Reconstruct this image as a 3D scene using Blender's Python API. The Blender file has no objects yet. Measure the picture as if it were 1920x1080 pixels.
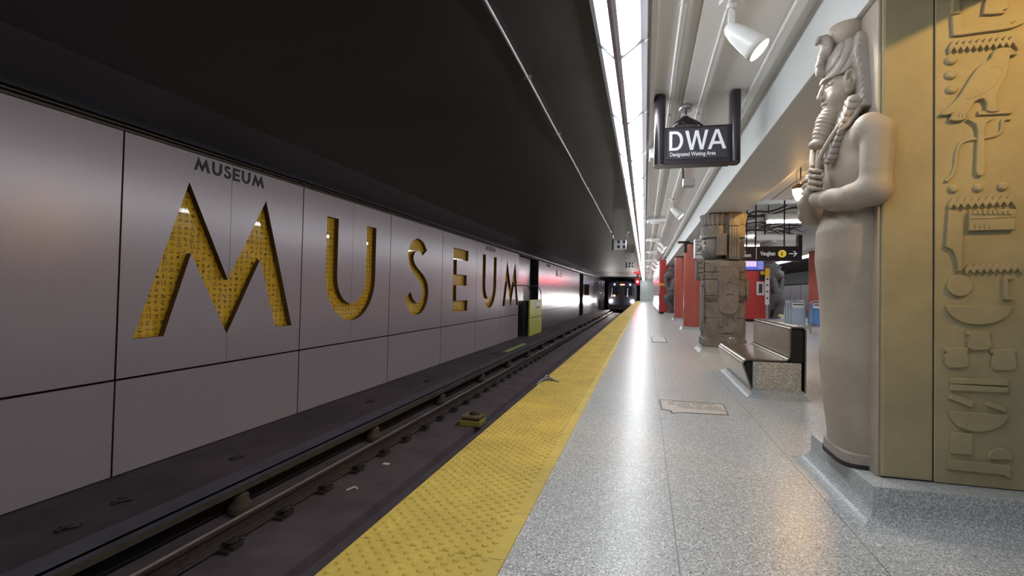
import bpy, bmesh, math, random
import numpy as np
from mathutils import Vector, Matrix
random.seed(7)
C = bpy.context.scene.collection
PI = math.pi
# ------------------------------------------------------------ camera
F, yaw, pitch, roll, cy = 953.85, .25554, .0222, -.02102, 524.24
fw = Vector((-math.sin(yaw)*math.cos(pitch), math.cos(yaw)*math.cos(pitch), math.sin(pitch)))
rt = Vector((math.cos(yaw), math.sin(yaw), 0)); dn = -rt.cross(fw)
r2 = rt*math.cos(roll)+dn*math.sin(roll); d2 = -rt*math.sin(roll)+dn*math.cos(roll)
cam = bpy.data.objects.new('camera', bpy.data.cameras.new('camera')); C.objects.link(cam)
M = Matrix.Identity(4)
for i in range(3):
    M[i][0] = r2[i]; M[i][1] = -d2[i]; M[i][2] = -fw[i]
M[2][3] = 1.0
cam.matrix_world = M
cam.data.sensor_width = 36; cam.data.lens = F/1920*36
cam.data.shift_y = -(540-cy)/1920
cam.data.clip_start = .05; cam.data.clip_end = 300
bpy.context.scene.camera = cam
# ------------------------------------------------------------ world, exposure
w = bpy.data.worlds.new('world'); bpy.context.scene.world = w; w.use_nodes = True
w.node_tree.nodes['Background'].inputs[0].default_value = (.75, .8, 1, 1)
w.node_tree.nodes['Background'].inputs[1].default_value = .17
vs = bpy.context.scene.view_settings
vs.view_transform = 'Standard'; vs.look = 'None'; vs.gamma = 1; vs.exposure = 0.22; vs.use_curve_mapping = False
def lamp(kind, name, loc, energy, color=(1, 1, 1), size=.05, target=None, **kw):
    l = bpy.data.lights.new(name, kind); l.energy = energy; l.color = color
    if kind in ('POINT', 'SPOT'): l.shadow_soft_size = size
    for k, v in kw.items(): setattr(l, k, v)
    o = bpy.data.objects.new(name, l); C.objects.link(o); o.location = loc
    if target is not None:
        o.rotation_euler = (Vector(target)-Vector(loc)).to_track_quat('-Z', 'Y').to_euler()
    return o
TUBE_W = 4.2          # emission of the cool fluorescent diffusers
WARM = (1, .55, .16)
# ------------------------------------------------------------ materials
def mat(name, col, rough=.6, metal=0, noise=0, scale=8, bump=0, bscale=40, emit=None, estr=0, coat=0, alpha=None, trans=0, stretch=(1, 1, 1), spec=.5):
    m = bpy.data.materials.new(name); m.use_nodes = True
    nt = m.node_tree; b = nt.nodes['Principled BSDF']
    b.inputs['Base Color'].default_value = (*col, 1); b.inputs['Roughness'].default_value = rough
    b.inputs['Metallic'].default_value = metal; b.inputs['Specular IOR Level'].default_value = spec
    if coat: b.inputs['Coat Weight'].default_value = coat; b.inputs['Coat Roughness'].default_value = .03
    if alpha is not None: b.inputs['Alpha'].default_value = alpha
    if trans: b.inputs['Transmission Weight'].default_value = trans
    if emit: b.inputs['Emission Color'].default_value = (*emit, 1); b.inputs['Emission Strength'].default_value = estr
    if noise or bump:
        tc = nt.nodes.new('ShaderNodeTexCoord'); mp = nt.nodes.new('ShaderNodeMapping'); mp.inputs['Scale'].default_value = stretch
        nt.links.new(tc.outputs['Object'], mp.inputs['Vector'])
    if noise:
        n = nt.nodes.new('ShaderNodeTexNoise'); n.inputs['Scale'].default_value = scale; n.inputs['Detail'].default_value = 5; n.inputs['Roughness'].default_value = .62
        nt.links.new(mp.outputs[0], n.inputs['Vector'])
        r = nt.nodes.new('ShaderNodeValToRGB'); r.color_ramp.elements[0].position = .3; r.color_ramp.elements[1].position = .7
        r.color_ramp.elements[0].color = (*[c*(1-noise) for c in col], 1); r.color_ramp.elements[1].color = (*[min(1, c*(1+noise*.6)) for c in col], 1)
        nt.links.new(n.outputs[0], r.inputs[0]); nt.links.new(r.outputs[0], b.inputs['Base Color'])
    if bump:
        n2 = nt.nodes.new('ShaderNodeTexNoise'); n2.inputs['Scale'].default_value = bscale; n2.inputs['Detail'].default_value = 6
        nt.links.new(mp.outputs[0], n2.inputs['Vector'])
        bp = nt.nodes.new('ShaderNodeBump'); bp.inputs['Strength'].default_value = bump; bp.inputs['Distance'].default_value = .01
        nt.links.new(n2.outputs[0], bp.inputs['Height']); nt.links.new(bp.outputs[0], b.inputs['Normal'])
    return m
def speckle(name, base, dark, rough, size=95, seams=False, tint=None):
    m = bpy.data.materials.new(name); m.use_nodes = True; nt = m.node_tree; N = nt.nodes.new; L = nt.links.new
    b = nt.nodes['Principled BSDF']; b.inputs['Roughness'].default_value = rough
    tc = N('ShaderNodeTexCoord')
    def noise(sc, det, lo, hi):
        n = N('ShaderNodeTexNoise'); n.inputs['Scale'].default_value = sc; n.inputs['Detail'].default_value = det; L(tc.outputs['Object'], n.inputs['Vector'])
        r = N('ShaderNodeMapRange'); r.inputs[1].default_value = lo; r.inputs[2].default_value = hi; L(n.outputs[0], r.inputs[0]); return r.outputs[0]
    def mix(fac, a, c):
        x = N('ShaderNodeMix'); x.data_type = 'RGBA'
        L(fac, x.inputs[0])
        for s, v in ((6, a), (7, c)):
            if isinstance(v, tuple): x.inputs[s].default_value = (*v, 1)
            else: L(v, x.inputs[s])
        return x.outputs[2]
    big = noise(1.3, 2, .35, .65)
    c0 = mix(big, tuple(c*.93 for c in base), tuple(min(1, c*1.05) for c in base))
    if tint: c0 = mix(noise(.55, 1, .4, .6), c0, tint)
    mid = noise(size*.8, 2, .42, .6)
    c1 = mix(mid, tuple(c*.62 for c in base), c0)
    v = N('ShaderNodeTexVoronoi'); v.inputs['Scale'].default_value = size; L(tc.outputs['Object'], v.inputs['Vector'])
    # dark chips: random cells, near their centre
    s = N('ShaderNodeSeparateColor'); L(v.outputs['Color'], s.inputs[0])
    gt = N('ShaderNodeMath'); gt.operation = 'GREATER_THAN'; gt.inputs[1].default_value = .8; L(s.outputs[0], gt.inputs[0])
    ds = N('ShaderNodeMath'); ds.operation = 'LESS_THAN'; ds.inputs[1].default_value = .42; L(v.outputs['Distance'], ds.inputs[0])
    mu = N('ShaderNodeMath'); mu.operation = 'MULTIPLY'; L(gt.outputs[0], mu.inputs[0]); L(ds.outputs[0], mu.inputs[1])
    c2 = mix(mu.outputs[0], c1, dark)
    gt2 = N('ShaderNodeMath'); gt2.operation = 'LESS_THAN'; gt2.inputs[1].default_value = .16; L(s.outputs[1], gt2.inputs[0])
    c2 = mix(gt2.outputs[0], c2, tuple(min(1, c*1.25) for c in base))
    if seams:
        sp = N('ShaderNodeSeparateXYZ'); L(tc.outputs['Object'], sp.inputs[0])
        def line(sock, off, per, half):
            a = N('ShaderNodeMath'); a.operation = 'SUBTRACT'; a.inputs[1].default_value = off-per/2; L(sock, a.inputs[0])
            q = N('ShaderNodeMath'); q.operation = 'FLOORED_MODULO'; q.inputs[1].default_value = per; L(a.outputs[0], q.inputs[0])
            d = N('ShaderNodeMath'); d.operation = 'SUBTRACT'; d.inputs[1].default_value = per/2; L(q.outputs[0], d.inputs[0])
            e = N('ShaderNodeMath'); e.operation = 'ABSOLUTE'; L(d.outputs[0], e.inputs[0])
            f = N('ShaderNodeMath'); f.operation = 'LESS_THAN'; f.inputs[1].default_value = half; L(e.outputs[0], f.inputs[0]); return f.outputs[0]
        for k in (line(sp.outputs[0], .137, 12.25, .0018), line(sp.outputs[0], .876, 11, .0022), line(sp.outputs[1], 1.80, .415*3, .0016)):
            c2 = mix(k, c2, (.17, .16, .15))
        # every third joint strong, the others faint
        fm = N('ShaderNodeMath'); fm.operation = 'MULTIPLY'; fm.inputs[1].default_value = .45; L(line(sp.outputs[1], 1.80, .415, .0012), fm.inputs[0])
        c2 = mix(fm.outputs[0], c2, (.2, .19, .18))
    L(c2, b.inputs['Base Color'])
    rn = noise(3, 3, .3, .7); mr = N('ShaderNodeMapRange'); mr.inputs[3].default_value = rough*.97; mr.inputs[4].default_value = rough*1.03; b.inputs['Specular IOR Level'].default_value = .32; L(rn, mr.inputs[0]); L(mr.outputs[0], b.inputs['Roughness'])
    return m
m_terrazzo = speckle('terrazzo', (.66, .645, .63), (.05, .05, .05), .30, 150, True, (.63, .59, .55))
m_plinth = speckle('plinth_terrazzo', (.52, .535, .54), (.26, .27, .27), .35, 190)
m_granite = speckle('granite', (.60, .57, .50), (.30, .27, .22), .75, 120)
m_yellow = mat('tactile_yellow', (.70, .50, .10), .5, noise=.2, scale=2.6, bump=.06, bscale=60)
m_panel = mat('wall_panel', (.49, .41, .44), .28, .16, noise=.02, scale=14, spec=.9, stretch=(1, 3.5, .12))
m_panelfar = mat('wall_panel_far', (.33, .30, .33), .24, .8, noise=.14, scale=10, stretch=(1, 3, .06))
m_reveal = mat('letter_reveal', (.13, .062, .025), .5)
m_gold = mat('gold_print', (1, .56, .018), .6, noise=.06, scale=2, coat=1)
m_ink = mat('glyph_ink', (.26, .14, .015), .6, coat=1)
m_black = mat('black_void', (.012, .011, .012), .6)
m_joint = mat('joint_dark', (.03, .02, .02), .7)
m_darkceil = mat('dark_ceiling', (.022, .019, .020), .55, noise=.35, scale=1.1, stretch=(.35, 1.2, 1), bump=.15, bscale=6)
m_cove = mat('dark_cove', (.04, .038, .046), .42, noise=.2, scale=2)
m_bed = mat('track_bed', (.13, .096, .105), .75, noise=.3, scale=2.2, bump=.3, bscale=30)
m_ledge = mat('ledge_concrete', (.095, .07, .078), .85, noise=.4, scale=1.6, stretch=(1, .5, 1), bump=.3, bscale=25)
m_cover = mat('cover_board', (.10, .092, .12), .6, noise=.25, scale=3)
m_brown = mat('brown_board', (.10, .072, .05), .65, noise=.3, scale=5)
m_rust = mat('rusty_steel', (.085, .06, .052), .6, .3, noise=.3, scale=20)
m_railtop = mat('rail_polished', (.62, .56, .47), .25, 1)
m_clip = mat('clip_iron', (.07, .055, .05), .55, .4)
m_ceil = mat('ceiling_paint', (.80, .79, .77), .38, noise=.04, scale=1.5)
m_beam = mat('beam_paint', (.66, .68, .68), .45, noise=.04, scale=2)
m_white = mat('white_enamel', (.78, .77, .76), .3)
m_alu = mat('aluminium', (.50, .49, .52), .35, .7, noise=.08, scale=6)
m_stripframe = mat('strip_frame', (.52, .50, .55), .45, .15)
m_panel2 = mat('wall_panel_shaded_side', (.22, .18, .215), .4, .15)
m_tube = mat('diffuser_lit', (.9, .95, 1), .5, emit=(.86, .95, 1), estr=TUBE_W)
m_tube2 = mat('tube_lit', (.9, .95, 1), .5, emit=(.93, .97, 1), estr=14)
m_lens = mat('spot_lens', (1, .95, .9), .4, emit=(1, .93, .85), estr=8)
m_warm = mat('warm_globe', (1, .8, .5), .4, emit=(1, .58, .2), estr=60)
m_stone = mat('column_stone', (.39, .33, .185), .62, noise=.16, scale=3.5, bump=.6, bscale=11)
m_statue = mat('statue_stone', (.42, .355, .285), .58, noise=.2, scale=3, bump=.22, bscale=30)
m_statue2 = mat('statue_stone_dark', (.37, .32, .285), .65, noise=.14, scale=5, bump=.2, bscale=40)  # slightly darker copy of the statue stone; headdress shading put into the colour
m_toltec = mat('toltec_stone', (.225, .205, .19), .8, noise=.3, scale=6, bump=.6, bscale=35)
m_bear = mat('bear_stone', (.13, .122, .128), .6, noise=.2, scale=4, bump=.2, bscale=20)
m_red = mat('red_tile', (.50, .12, .09), .3, noise=.08, scale=3)
m_redwall = mat('red_wall', (.58, .06, .05), .3, noise=.05, scale=3)
m_pink = mat('pink_glazing', (.72, .52, .54), .2, .3, noise=.12, scale=3)
m_sign = mat('sign_black', (.030, .022, .030), .28)
m_signface = mat('sign_face', (.055, .05, .07), .4)
m_txt = mat('sign_letters', (.75, .76, .80), .5, emit=(.75, .76, .82), estr=.25)
m_sillver = mat('bench_steel', (.36, .315, .25), .27, 1.0, noise=.14, scale=4, bump=.05, bscale=60)
m_dark = mat('dark_plastic', (.03, .025, .025), .6)
m_glass = mat('clear_bag', (.66, .74, .88), .18, alpha=.66)
m_bluebag = mat('blue_bag', (.16, .38, .78), .2, alpha=.85)
m_chrome = mat('steel_tube', (.6, .6, .62), .22, 1)
m_lime = mat('lime_panel', (.62, .62, .08), .45, noise=.1, scale=3)
m_plank = mat('plank_lime', (.40, .50, .16), .5)
m_screen = mat('screen_lit', (.2, .2, .6), .3, emit=(.10, .11, .5), estr=.8)
m_screen2 = mat('screen_text', (.8, .6, .9), .3, emit=(.75, .55, .85), estr=.8)
m_amber = mat('amber', (.9, .5, .05), .4)
m_sticker = mat('sticker', (.8, .75, .72), .5)
m_stred = mat('sticker_red', (.5, .08, .07), .5)
m_brass = mat('plate_cream', (.62, .55, .48), .5, noise=.06, scale=20)
m_platedge = mat('plate_rim', (.16, .14, .12), .5)
m_train = mat('train_body', (.07, .07, .09), .4, .3)
m_trainglass = mat('train_glass', (.02, .02, .03), .08)
m_head = mat('headlight_lit', (1, 1, 1), .3, emit=(1, .97, .93), estr=260)
m_blue = mat('marker_lit', (.5, .6, 1), .3, emit=(.45, .55, 1), estr=20)
m_orange = mat('destination_lit', (1, .4, .1), .3, emit=(1, .33, .12), estr=7)
m_redlit = mat('signal_lit', (1, .05, .05), .3, emit=(1, .03, .05), estr=55)
# ------------------------------------------------------------ mesh helpers
def link(name, me, m, parent=None, smooth=False):
    o = bpy.data.objects.new(name, me); C.objects.link(o)
    for k in (m if isinstance(m, (list, tuple)) else [m]): me.materials.append(k)
    if parent: o.parent = parent
    if smooth: me.polygons.foreach_set('use_smooth', [True]*len(me.polygons))
    return o
def put(name, bm, m, parent=None, smooth=False, bevel=0, auto=False):
    me = bpy.data.meshes.new(name); bmesh.ops.recalc_face_normals(bm, faces=bm.faces); bm.to_mesh(me); bm.free()
    o = link(name, me, m, parent, smooth)
    if bevel:
        b = o.modifiers.new('bevel', 'BEVEL'); b.width = bevel; b.segments = 2; b.limit_method = 'ANGLE'
    if auto:
        me.polygons.foreach_set('use_smooth', [True]*len(me.polygons))
        try:
            me.set_sharp_from_angle(angle=math.radians(35))
        except Exception: pass
    return o
def tag(o, label, cat, group=None):
    o['label'] = label; o['category'] = cat
    if group: o['group'] = group
    return o
def struct(o, label=None):
    o['kind'] = 'structure'
    if label: o['label'] = label
    return o
def empty(name, loc=(0, 0, 0)):
    o = bpy.data.objects.new(name, None); C.objects.link(o); o.location = loc; o.empty_display_size = .1; return o
def adopt(root, *obs):
    for o in obs:
        o.parent = root; o.matrix_parent_inverse = Matrix.Translation(-root.location)
def thing(name, loc, label, cat, group=None):
    return tag(empty(name, loc), label, cat, group)
def copy_tree(o, d, parent=None):
    c = o.copy(); C.objects.link(c)
    if parent: c.parent = parent
    else: c.location = o.location+Vector(d)
    for ch in o.children: copy_tree(ch, d, c)
    return c
def bx(bm, x0, x1, y0, y1, z0, z1, mi=0):
    v = [bm.verts.new(p) for p in ((x0, y0, z0), (x1, y0, z0), (x1, y1, z0), (x0, y1, z0), (x0, y0, z1), (x1, y0, z1), (x1, y1, z1), (x0, y1, z1))]
    for f in ((0, 3, 2, 1), (4, 5, 6, 7), (0, 1, 5, 4), (1, 2, 6, 5), (2, 3, 7, 6), (3, 0, 4, 7)):
        bm.faces.new([v[i] for i in f]).material_index = mi
def box(name, x0, x1, y0, y1, z0, z1, m, parent=None, bevel=0):
    bm = bmesh.new(); bx(bm, x0, x1, y0, y1, z0, z1); return put(name, bm, m, parent, bevel=bevel)
def tube(bm, pts, r, n=10, caps=True):
    pts = [Vector(p) for p in pts]; rings = []
    rs = r if isinstance(r, (list, tuple)) else [r]*len(pts)
    up = None
    for i, p in enumerate(pts):
        t = (pts[min(i+1, len(pts)-1)]-pts[max(i-1, 0)]).normalized()
        if up is None:
            up = Vector((0, 0, 1)) if abs(t.z) < .9 else Vector((1, 0, 0))
        a = t.cross(up).normalized(); b = a.cross(t).normalized(); up = b
        rings.append([bm.verts.new(p+(a*math.cos(2*PI*k/n)+b*math.sin(2*PI*k/n))*rs[i]) for k in range(n)])
    for i in range(len(rings)-1):
        for k in range(n):
            f = bm.faces.new((rings[i][k], rings[i][(k+1) % n], rings[i+1][(k+1) % n], rings[i+1][k])); f.smooth = True
    if caps:
        bm.faces.new(rings[0][::-1]); bm.faces.new(rings[-1])
def lathe(bm, prof, c, axis=(0, 0, 1), n=24, close=True):
    ax = Vector(axis).normalized(); u = ax.orthogonal().normalized(); v = ax.cross(u); c = Vector(c); rings = []
    for r, h in prof:
        rings.append([bm.verts.new(c+ax*h+(u*math.cos(2*PI*k/n)+v*math.sin(2*PI*k/n))*max(r, .0004)) for k in range(n)])
    for i in range(len(rings)-1):
        for k in range(n):
            f = bm.faces.new((rings[i][k], rings[i][(k+1) % n], rings[i+1][(k+1) % n], rings[i+1][k])); f.smooth = True
    if close:
        bm.faces.new(rings[0][::-1]); bm.faces.new(rings[-1])
def extrude_profile(bm, prof, a0, a1, plane='xz', close=True, mi=0):
    """prof: list of 2D points; plane 'xz' runs along Y, 'yz' along X."""
    def P(p, a): return (p[0], a, p[1]) if plane == 'xz' else (a, p[0], p[1])
    A = [bm.verts.new(P(p, a0)) for p in prof]; B = [bm.verts.new(P(p, a1)) for p in prof]
    n = len(prof)
    for i in range(n if close else n-1):
        f = bm.faces.new((A[i], A[(i+1) % n], B[(i+1) % n], B[i])); f.material_index = mi
    if close:
        bm.faces.new(A[::-1]).material_index = mi; bm.faces.new(B).material_index = mi
def catmull(pts, n=8, closed=False):
    out = []; N = len(pts)
    rng = range(N) if closed else range(N-1)
    for i in rng:
        p = [Vector(pts[(i+k) % N] if closed else pts[min(max(i+k, 0), N-1)]) for k in (-1, 0, 1, 2)]
        for j in range(n):
            t = j/n
            out.append(.5*((2*p[1])+(-p[0]+p[2])*t+(2*p[0]-5*p[1]+4*p[2]-p[3])*t*t+(-p[0]+3*p[1]-3*p[2]+p[3])*t**3))
    if not closed: out.append(Vector(pts[-1]))
    return out
def shape2d(name, loops, ext=0, bev=0, res=1):
    """filled 2D curve (with holes) to a mesh in its XY plane, +-ext thick."""
    cu = bpy.data.curves.new(name, 'CURVE'); cu.dimensions = '2D'; cu.fill_mode = 'BOTH'; cu.extrude = ext; cu.bevel_depth = bev; cu.bevel_resolution = res
    for lp in loops:
        s = cu.splines.new('POLY'); s.points.add(len(lp)-1)
        for i, p in enumerate(lp): s.points[i].co = (p[0], p[1], 0, 1)
        s.use_cyclic_u = True
    o = bpy.data.objects.new(name, cu); C.objects.link(o)
    me = bpy.data.meshes.new_from_object(o.evaluated_get(bpy.context.evaluated_depsgraph_get()))
    bpy.data.objects.remove(o); bpy.data.curves.remove(cu)
    return me
def text_mesh(s, size, ext=.001, bold=0, align='LEFT', sx=1):
    cu = bpy.data.curves.new('t', 'FONT'); cu.body = s; cu.size = size; cu.extrude = ext; cu.offset = bold; cu.align_x = align; cu.resolution_u = 6
    o = bpy.data.objects.new('t', cu); C.objects.link(o)
    me = bpy.data.meshes.new_from_object(o.evaluated_get(bpy.context.evaluated_depsgraph_get()))
    bpy.data.objects.remove(o); bpy.data.curves.remove(cu)
    if sx != 1: me.transform(Matrix.Diagonal((sx, 1, 1, 1)))
    return me
# plane XY -> facing -Y (reads from the camera): x->X, y->Z
TO_SOUTH = Matrix(((1, 0, 0, 0), (0, 0, -1, 0), (0, 1, 0, 0), (0, 0, 0, 1)))
# plane XY -> on the west wall facing +X, reading left to right along +Y
TO_EAST = Matrix(((0, 0, 1, 0), (1, 0, 0, 0), (0, 1, 0, 0), (0, 0, 0, 1)))
# ------------------------------------------------------------ signed-distance modelling (organic carved shapes)
def smin(a, b, k):
    h = np.clip(.5+.5*(b-a)/k, 0, 1); return b*(1-h)+a*h-k*h*(1-h)
def smax(a, b, k): return -smin(-a, -b, k)
class G:
    def __init__(s, lo, hi, h):
        s.lo = lo; s.h = h; s.n = [int(math.ceil((hi[i]-lo[i])/h))+1 for i in range(3)]
        ax = [(lo[i]+h*np.arange(s.n[i])).astype(np.float32) for i in range(3)]
        s.x, s.y, s.z = np.meshgrid(*ax, indexing='ij')
    def ell(s, c, r):
        a, b, d = (s.x-c[0])/r[0], (s.y-c[1])/r[1], (s.z-c[2])/r[2]
        k0 = np.sqrt(a*a+b*b+d*d); k1 = np.sqrt((a/r[0])**2+(b/r[1])**2+(d/r[2])**2)+1e-6
        return k0*(k0-1)/k1
    def cap(s, a, b, ra, rb=None):
        rb = ra if rb is None else rb
        d = [b[i]-a[i] for i in range(3)]; L = sum(k*k for k in d)+1e-9
        t = np.clip(((s.x-a[0])*d[0]+(s.y-a[1])*d[1]+(s.z-a[2])*d[2])/L, 0, 1)
        return np.sqrt((s.x-a[0]-t*d[0])**2+(s.y-a[1]-t*d[1])**2+(s.z-a[2]-t*d[2])**2)-(ra+(rb-ra)*t)
    def path(s, pts, ra, rb=None, k=.006):
        rb = ra if rb is None else rb; n = len(pts)-1; f = None
        for i in range(n):
            g = s.cap(pts[i], pts[i+1], ra+(rb-ra)*i/n, ra+(rb-ra)*(i+1)/n); f = g if f is None else smin(f, g, k)
        return f
    def box(s, c, hs, r=.01):
        q = [np.abs(v-c[i])-(hs[i]-r) for i, v in enumerate((s.x, s.y, s.z))]
        o = np.sqrt(np.maximum(q[0], 0)**2+np.maximum(q[1], 0)**2+np.maximum(q[2], 0)**2)
        return o+np.minimum(np.maximum(np.maximum(q[0], q[1]), q[2]), 0)-r
    def mesh(s, f, name):
        """naive surface nets"""
        ins = f < 0; nx, ny, nz = f.shape
        c = np.zeros((nx-1, ny-1, nz-1), np.int8)
        for i in (0, 1):
            for j in (0, 1):
                for k in (0, 1): c += ins[i:nx-1+i, j:ny-1+j, k:nz-1+k]
        act = (c > 0) & (c < 8); idx = -np.ones(act.shape, np.int64); I, J, K = np.nonzero(act); idx[I, J, K] = np.arange(len(I))
        acc = np.zeros((len(I), 3)); cnt = np.zeros(len(I))
        base = np.stack([I, J, K], 1).astype(float)
        for ax in range(3):
            o1, o2 = [a for a in range(3) if a != ax]
            for p in (0, 1):
                for q in (0, 1):
                    off = [0, 0, 0]; off[o1] = p; off[o2] = q; off2 = list(off); off2[ax] = 1
                    va = f[I+off[0], J+off[1], K+off[2]]; vb = f[I+off2[0], J+off2[1], K+off2[2]]
                    m = (va < 0) != (vb < 0); t = np.where(m, va/(va-vb+1e-20), 0)
                    pt = base+np.array(off); pt[:, ax] += t
                    acc[m] += pt[m]; cnt[m] += 1
        V = acc/cnt[:, None]*s.h+np.array(s.lo)
        Q = []
        for ax in range(3):
            a = [slice(None)]*3; b = [slice(None)]*3; a[ax] = slice(0, -1); b[ax] = slice(1, None)
            A = ins[tuple(a)]; B = ins[tuple(b)]; d = A != B
            ii = np.array(np.nonzero(d)).T; o1, o2 = [k for k in range(3) if k != ax]
            ok = (ii[:, o1] > 0) & (ii[:, o2] > 0) & (ii[:, o1] < f.shape[o1]-1) & (ii[:, o2] < f.shape[o2]-1); ii = ii[ok]
            def at(p, q):
                t = ii.copy(); t[:, o1] -= p; t[:, o2] -= q; return idx[t[:, 0], t[:, 1], t[:, 2]]
            q4 = np.stack([at(1, 1), at(0, 1), at(0, 0), at(1, 0)], 1)
            fl = A[ii[:, 0], ii[:, 1], ii[:, 2]]
            if ax == 1: fl = ~fl
            q4[~fl] = q4[~fl][:, ::-1]
            Q.append(q4)
        Q = np.concatenate(Q); Q = Q[(Q >= 0).all(1)]
        me = bpy.data.meshes.new(name); me.vertices.add(len(V)); me.vertices.foreach_set('co', V.astype(np.float32).ravel())
        me.loops.add(len(Q)*4); me.loops.foreach_set('vertex_index', Q.astype(np.int32).ravel())
        me.polygons.add(len(Q)); me.polygons.foreach_set('loop_start', np.arange(0, len(Q)*4, 4, dtype=np.int32))
        me.polygons.foreach_set('use_smooth', np.ones(len(Q), bool)); me.update(calc_edges=True); me.validate()
        return me
#@@SETTING
YA, YB = -5.0, 70.0
ZC = 2.85
def mirror_me(me):
    me = me.copy(); me.transform(Matrix.Translation((6.4, 0, 0)) @ Matrix.Diagonal((-1, 1, 1, 1))); me.flip_normals(); return me
# platform floor
bm = bmesh.new(); bx(bm, -.485, 6.885, YA, YB, -.25, 0); struct(put('floor', bm, m_terrazzo), 'speckled grey terrazzo platform floor')
bm = bmesh.new(); bx(bm, -1.07, -.485, YA, YB, -.25, -.003); bx(bm, -.98, 7.38, YA, YB, -1.5, -.25); bx(bm, 6.885, 7.47, YA, YB, -.25, -.003)
struct(put('platform_edge', bm, m_bed), 'dark concrete under the platform edge')
# tactile strip with truncated domes
def tactile(name, xa, xb, y0, y1, full):
    bm = bmesh.new(); T = .4035; n0 = int((y0-1.834)/T)-1; y = 1.834+n0*T
    while y < y1:
        bx(bm, xa, xb, y+.0022, y+T-.0022, -.003, .006)
        if full and y < 22:
            seg = 12 if y < 5 else (8 if y < 11 else 6)
            rows = 12
            for r in range(rows):
                yy = y+(r+.5)*T/rows
                for c in range(8):
                    xx = xa+.03+(c+(.5 if r % 2 else 0))*.0665
                    if xx > xb-.045: continue
                    R0, R1, h = .0146, .0122, .0075
                    b0 = [bm.verts.new((xx+R0*math.cos(2*PI*k/seg), yy+R0*math.sin(2*PI*k/seg), .006)) for k in range(seg)]
                    b1 = [bm.verts.new((xx+R1*math.cos(2*PI*k/seg), yy+R1*math.sin(2*PI*k/seg), .006+h)) for k in range(seg)]
                    for k in range(seg):
                        f = bm.faces.new((b0[k], b0[(k+1) % seg], b1[(k+1) % seg], b1[k])); f.smooth = True
                    bm.faces.new(b1)
        elif full:
            for r in range(12):
                yy = y+(r+.5)*T/12
                for c in range(8):
                    xx = xa+.03+(c+(.5 if r % 2 else 0))*.0665
                    if xx > xb-.045: continue
                    v = [bm.verts.new((xx+.013*a, yy+.013*b, z)) for a, b, z in ((-1, -1, .006), (1, -1, .006), (1, 1, .006), (-1, 1, .006))]
                    t = bm.verts.new((xx, yy, .012))
                    for k in range(4): bm.faces.new((v[k], v[(k+1) % 4], t))
        bx(bm, xb-.016, xb, y+.0015, y+T-.0015, .006, .009); bx(bm, xa, xa+.006, y+.0015, y+T-.0015, .006, .008)
        y += T
    o = put(name, bm, m_yellow); struct(o, 'yellow tactile paving with raised domes along the platform edge'); return o
tactile('tactile_paving', -1.083, -.485, YA, YB, True)
tactile('tactile_paving', 6.885, 7.483, 5, 60, False)
# ---- far wall of the left track: cladding panels with cut-out letters
XW = -5.2
L_M = [(4.181, .408), (4.801, 2.2), (5.417, 1.069), (6.056, 2.2), (6.67, .405), (6.317, .405), (5.973, 1.357), (5.428, .372), (4.859, 1.363), (4.538, .412)]
def arc(c, rx, rz, a0, a1, n=20): return [(c[0]+rx*math.cos(math.radians(a0+(a1-a0)*i/n)), c[1]+rz*math.sin(math.radians(a0+(a1-a0)*i/n))) for i in range(n+1)]
L_U = [(7.487, 2.195)]+arc((8.302, 1.215), .815, .815, 180, 360)+[(9.117, 2.195), (8.757, 2.19)]+arc((8.29, 1.2), .467, .49, 360, 180)+[(7.823, 2.195)]
S_top = [(11.569, 1.946), (11.40, 2.10), (11.22, 2.17), (10.996, 2.185), (10.74, 2.10), (10.59, 1.93), (10.55, 1.76), (10.62, 1.58), (10.80, 1.40), (11.02, 1.28), (11.24, 1.15), (11.37, 1.01), (11.39, .87), (11.30, .74), (11.12, .675), (10.95, .71), (10.82, .80), (10.722, .93)]
S_bot = [(10.46, .802), (10.56, .61), (10.72, .465), (10.90, .405), (11.112, .392), (11.38, .45), (11.58, .60), (11.69, .80), (11.70, .98), (11.63, 1.15), (11.47, 1.29), (11.27, 1.40), (11.03, 1.51), (10.87, 1.63), (10.83, 1.74), (10.91, 1.855), (11.06, 1.895), (11.20, 1.88), (11.315, 1.805)]
sp = lambda L: [tuple(p)[:2] for p in catmull([(a, b, 0) for a, b in L], 4)]
L_S = sp(S_top)+sp(S_bot)
L_E = [(13.362, 2.18), (14.61, 2.18), (14.59, 1.868), (13.636, 1.868), (13.636, 1.44), (14.49, 1.44), (14.485, 1.125), (13.636, 1.125), (13.64, .69), (14.61, .685), (14.59, .372), (13.36, .38)]
sh = lambda L, d: [(a+d, b) for a, b in L]
LETTERS = [('m', L_M, 1), ('u', L_U, 2), ('s', L_S, 3), ('e', L_E, 4), ('u', sh(L_U, 8.535), 5), ('m', sh(L_M, 14.33), 6)]
cols = [-7.2, -4.4, -1.69, 1.16, 4.01, 6.86, 9.71, 12.56, 15.41, 18.26, 21.05]
meshes = []
for i in range(len(cols)-1):
    a, b = cols[i]+.014, cols[i+1]-.006
    mid = (a+b)/2-.01
    holes = [L for _, L, _ in LETTERS if a-.3 < sum(p[0] for p in L)/len(L) < b+.3]
    loops = [[(a, .016), (b, .016), (b, 2.555), (a, 2.555)]]+holes
    meshes.append(shape2d('p', loops, .035)); meshes.append(shape2d('p', [[(a, -.97), (b, -.97), (b, -.006), (a, -.006)]], .035))
bm = bmesh.new()
for me in meshes:
    me.transform(TO_EAST); me.transform(Matrix.Translation((XW-.035, 0, 0))); bm.from_mesh(me)
for f in bm.faces:
    f.normal_update(); f.material_index = 0 if abs(f.normal.x) > .5 else 1
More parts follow.
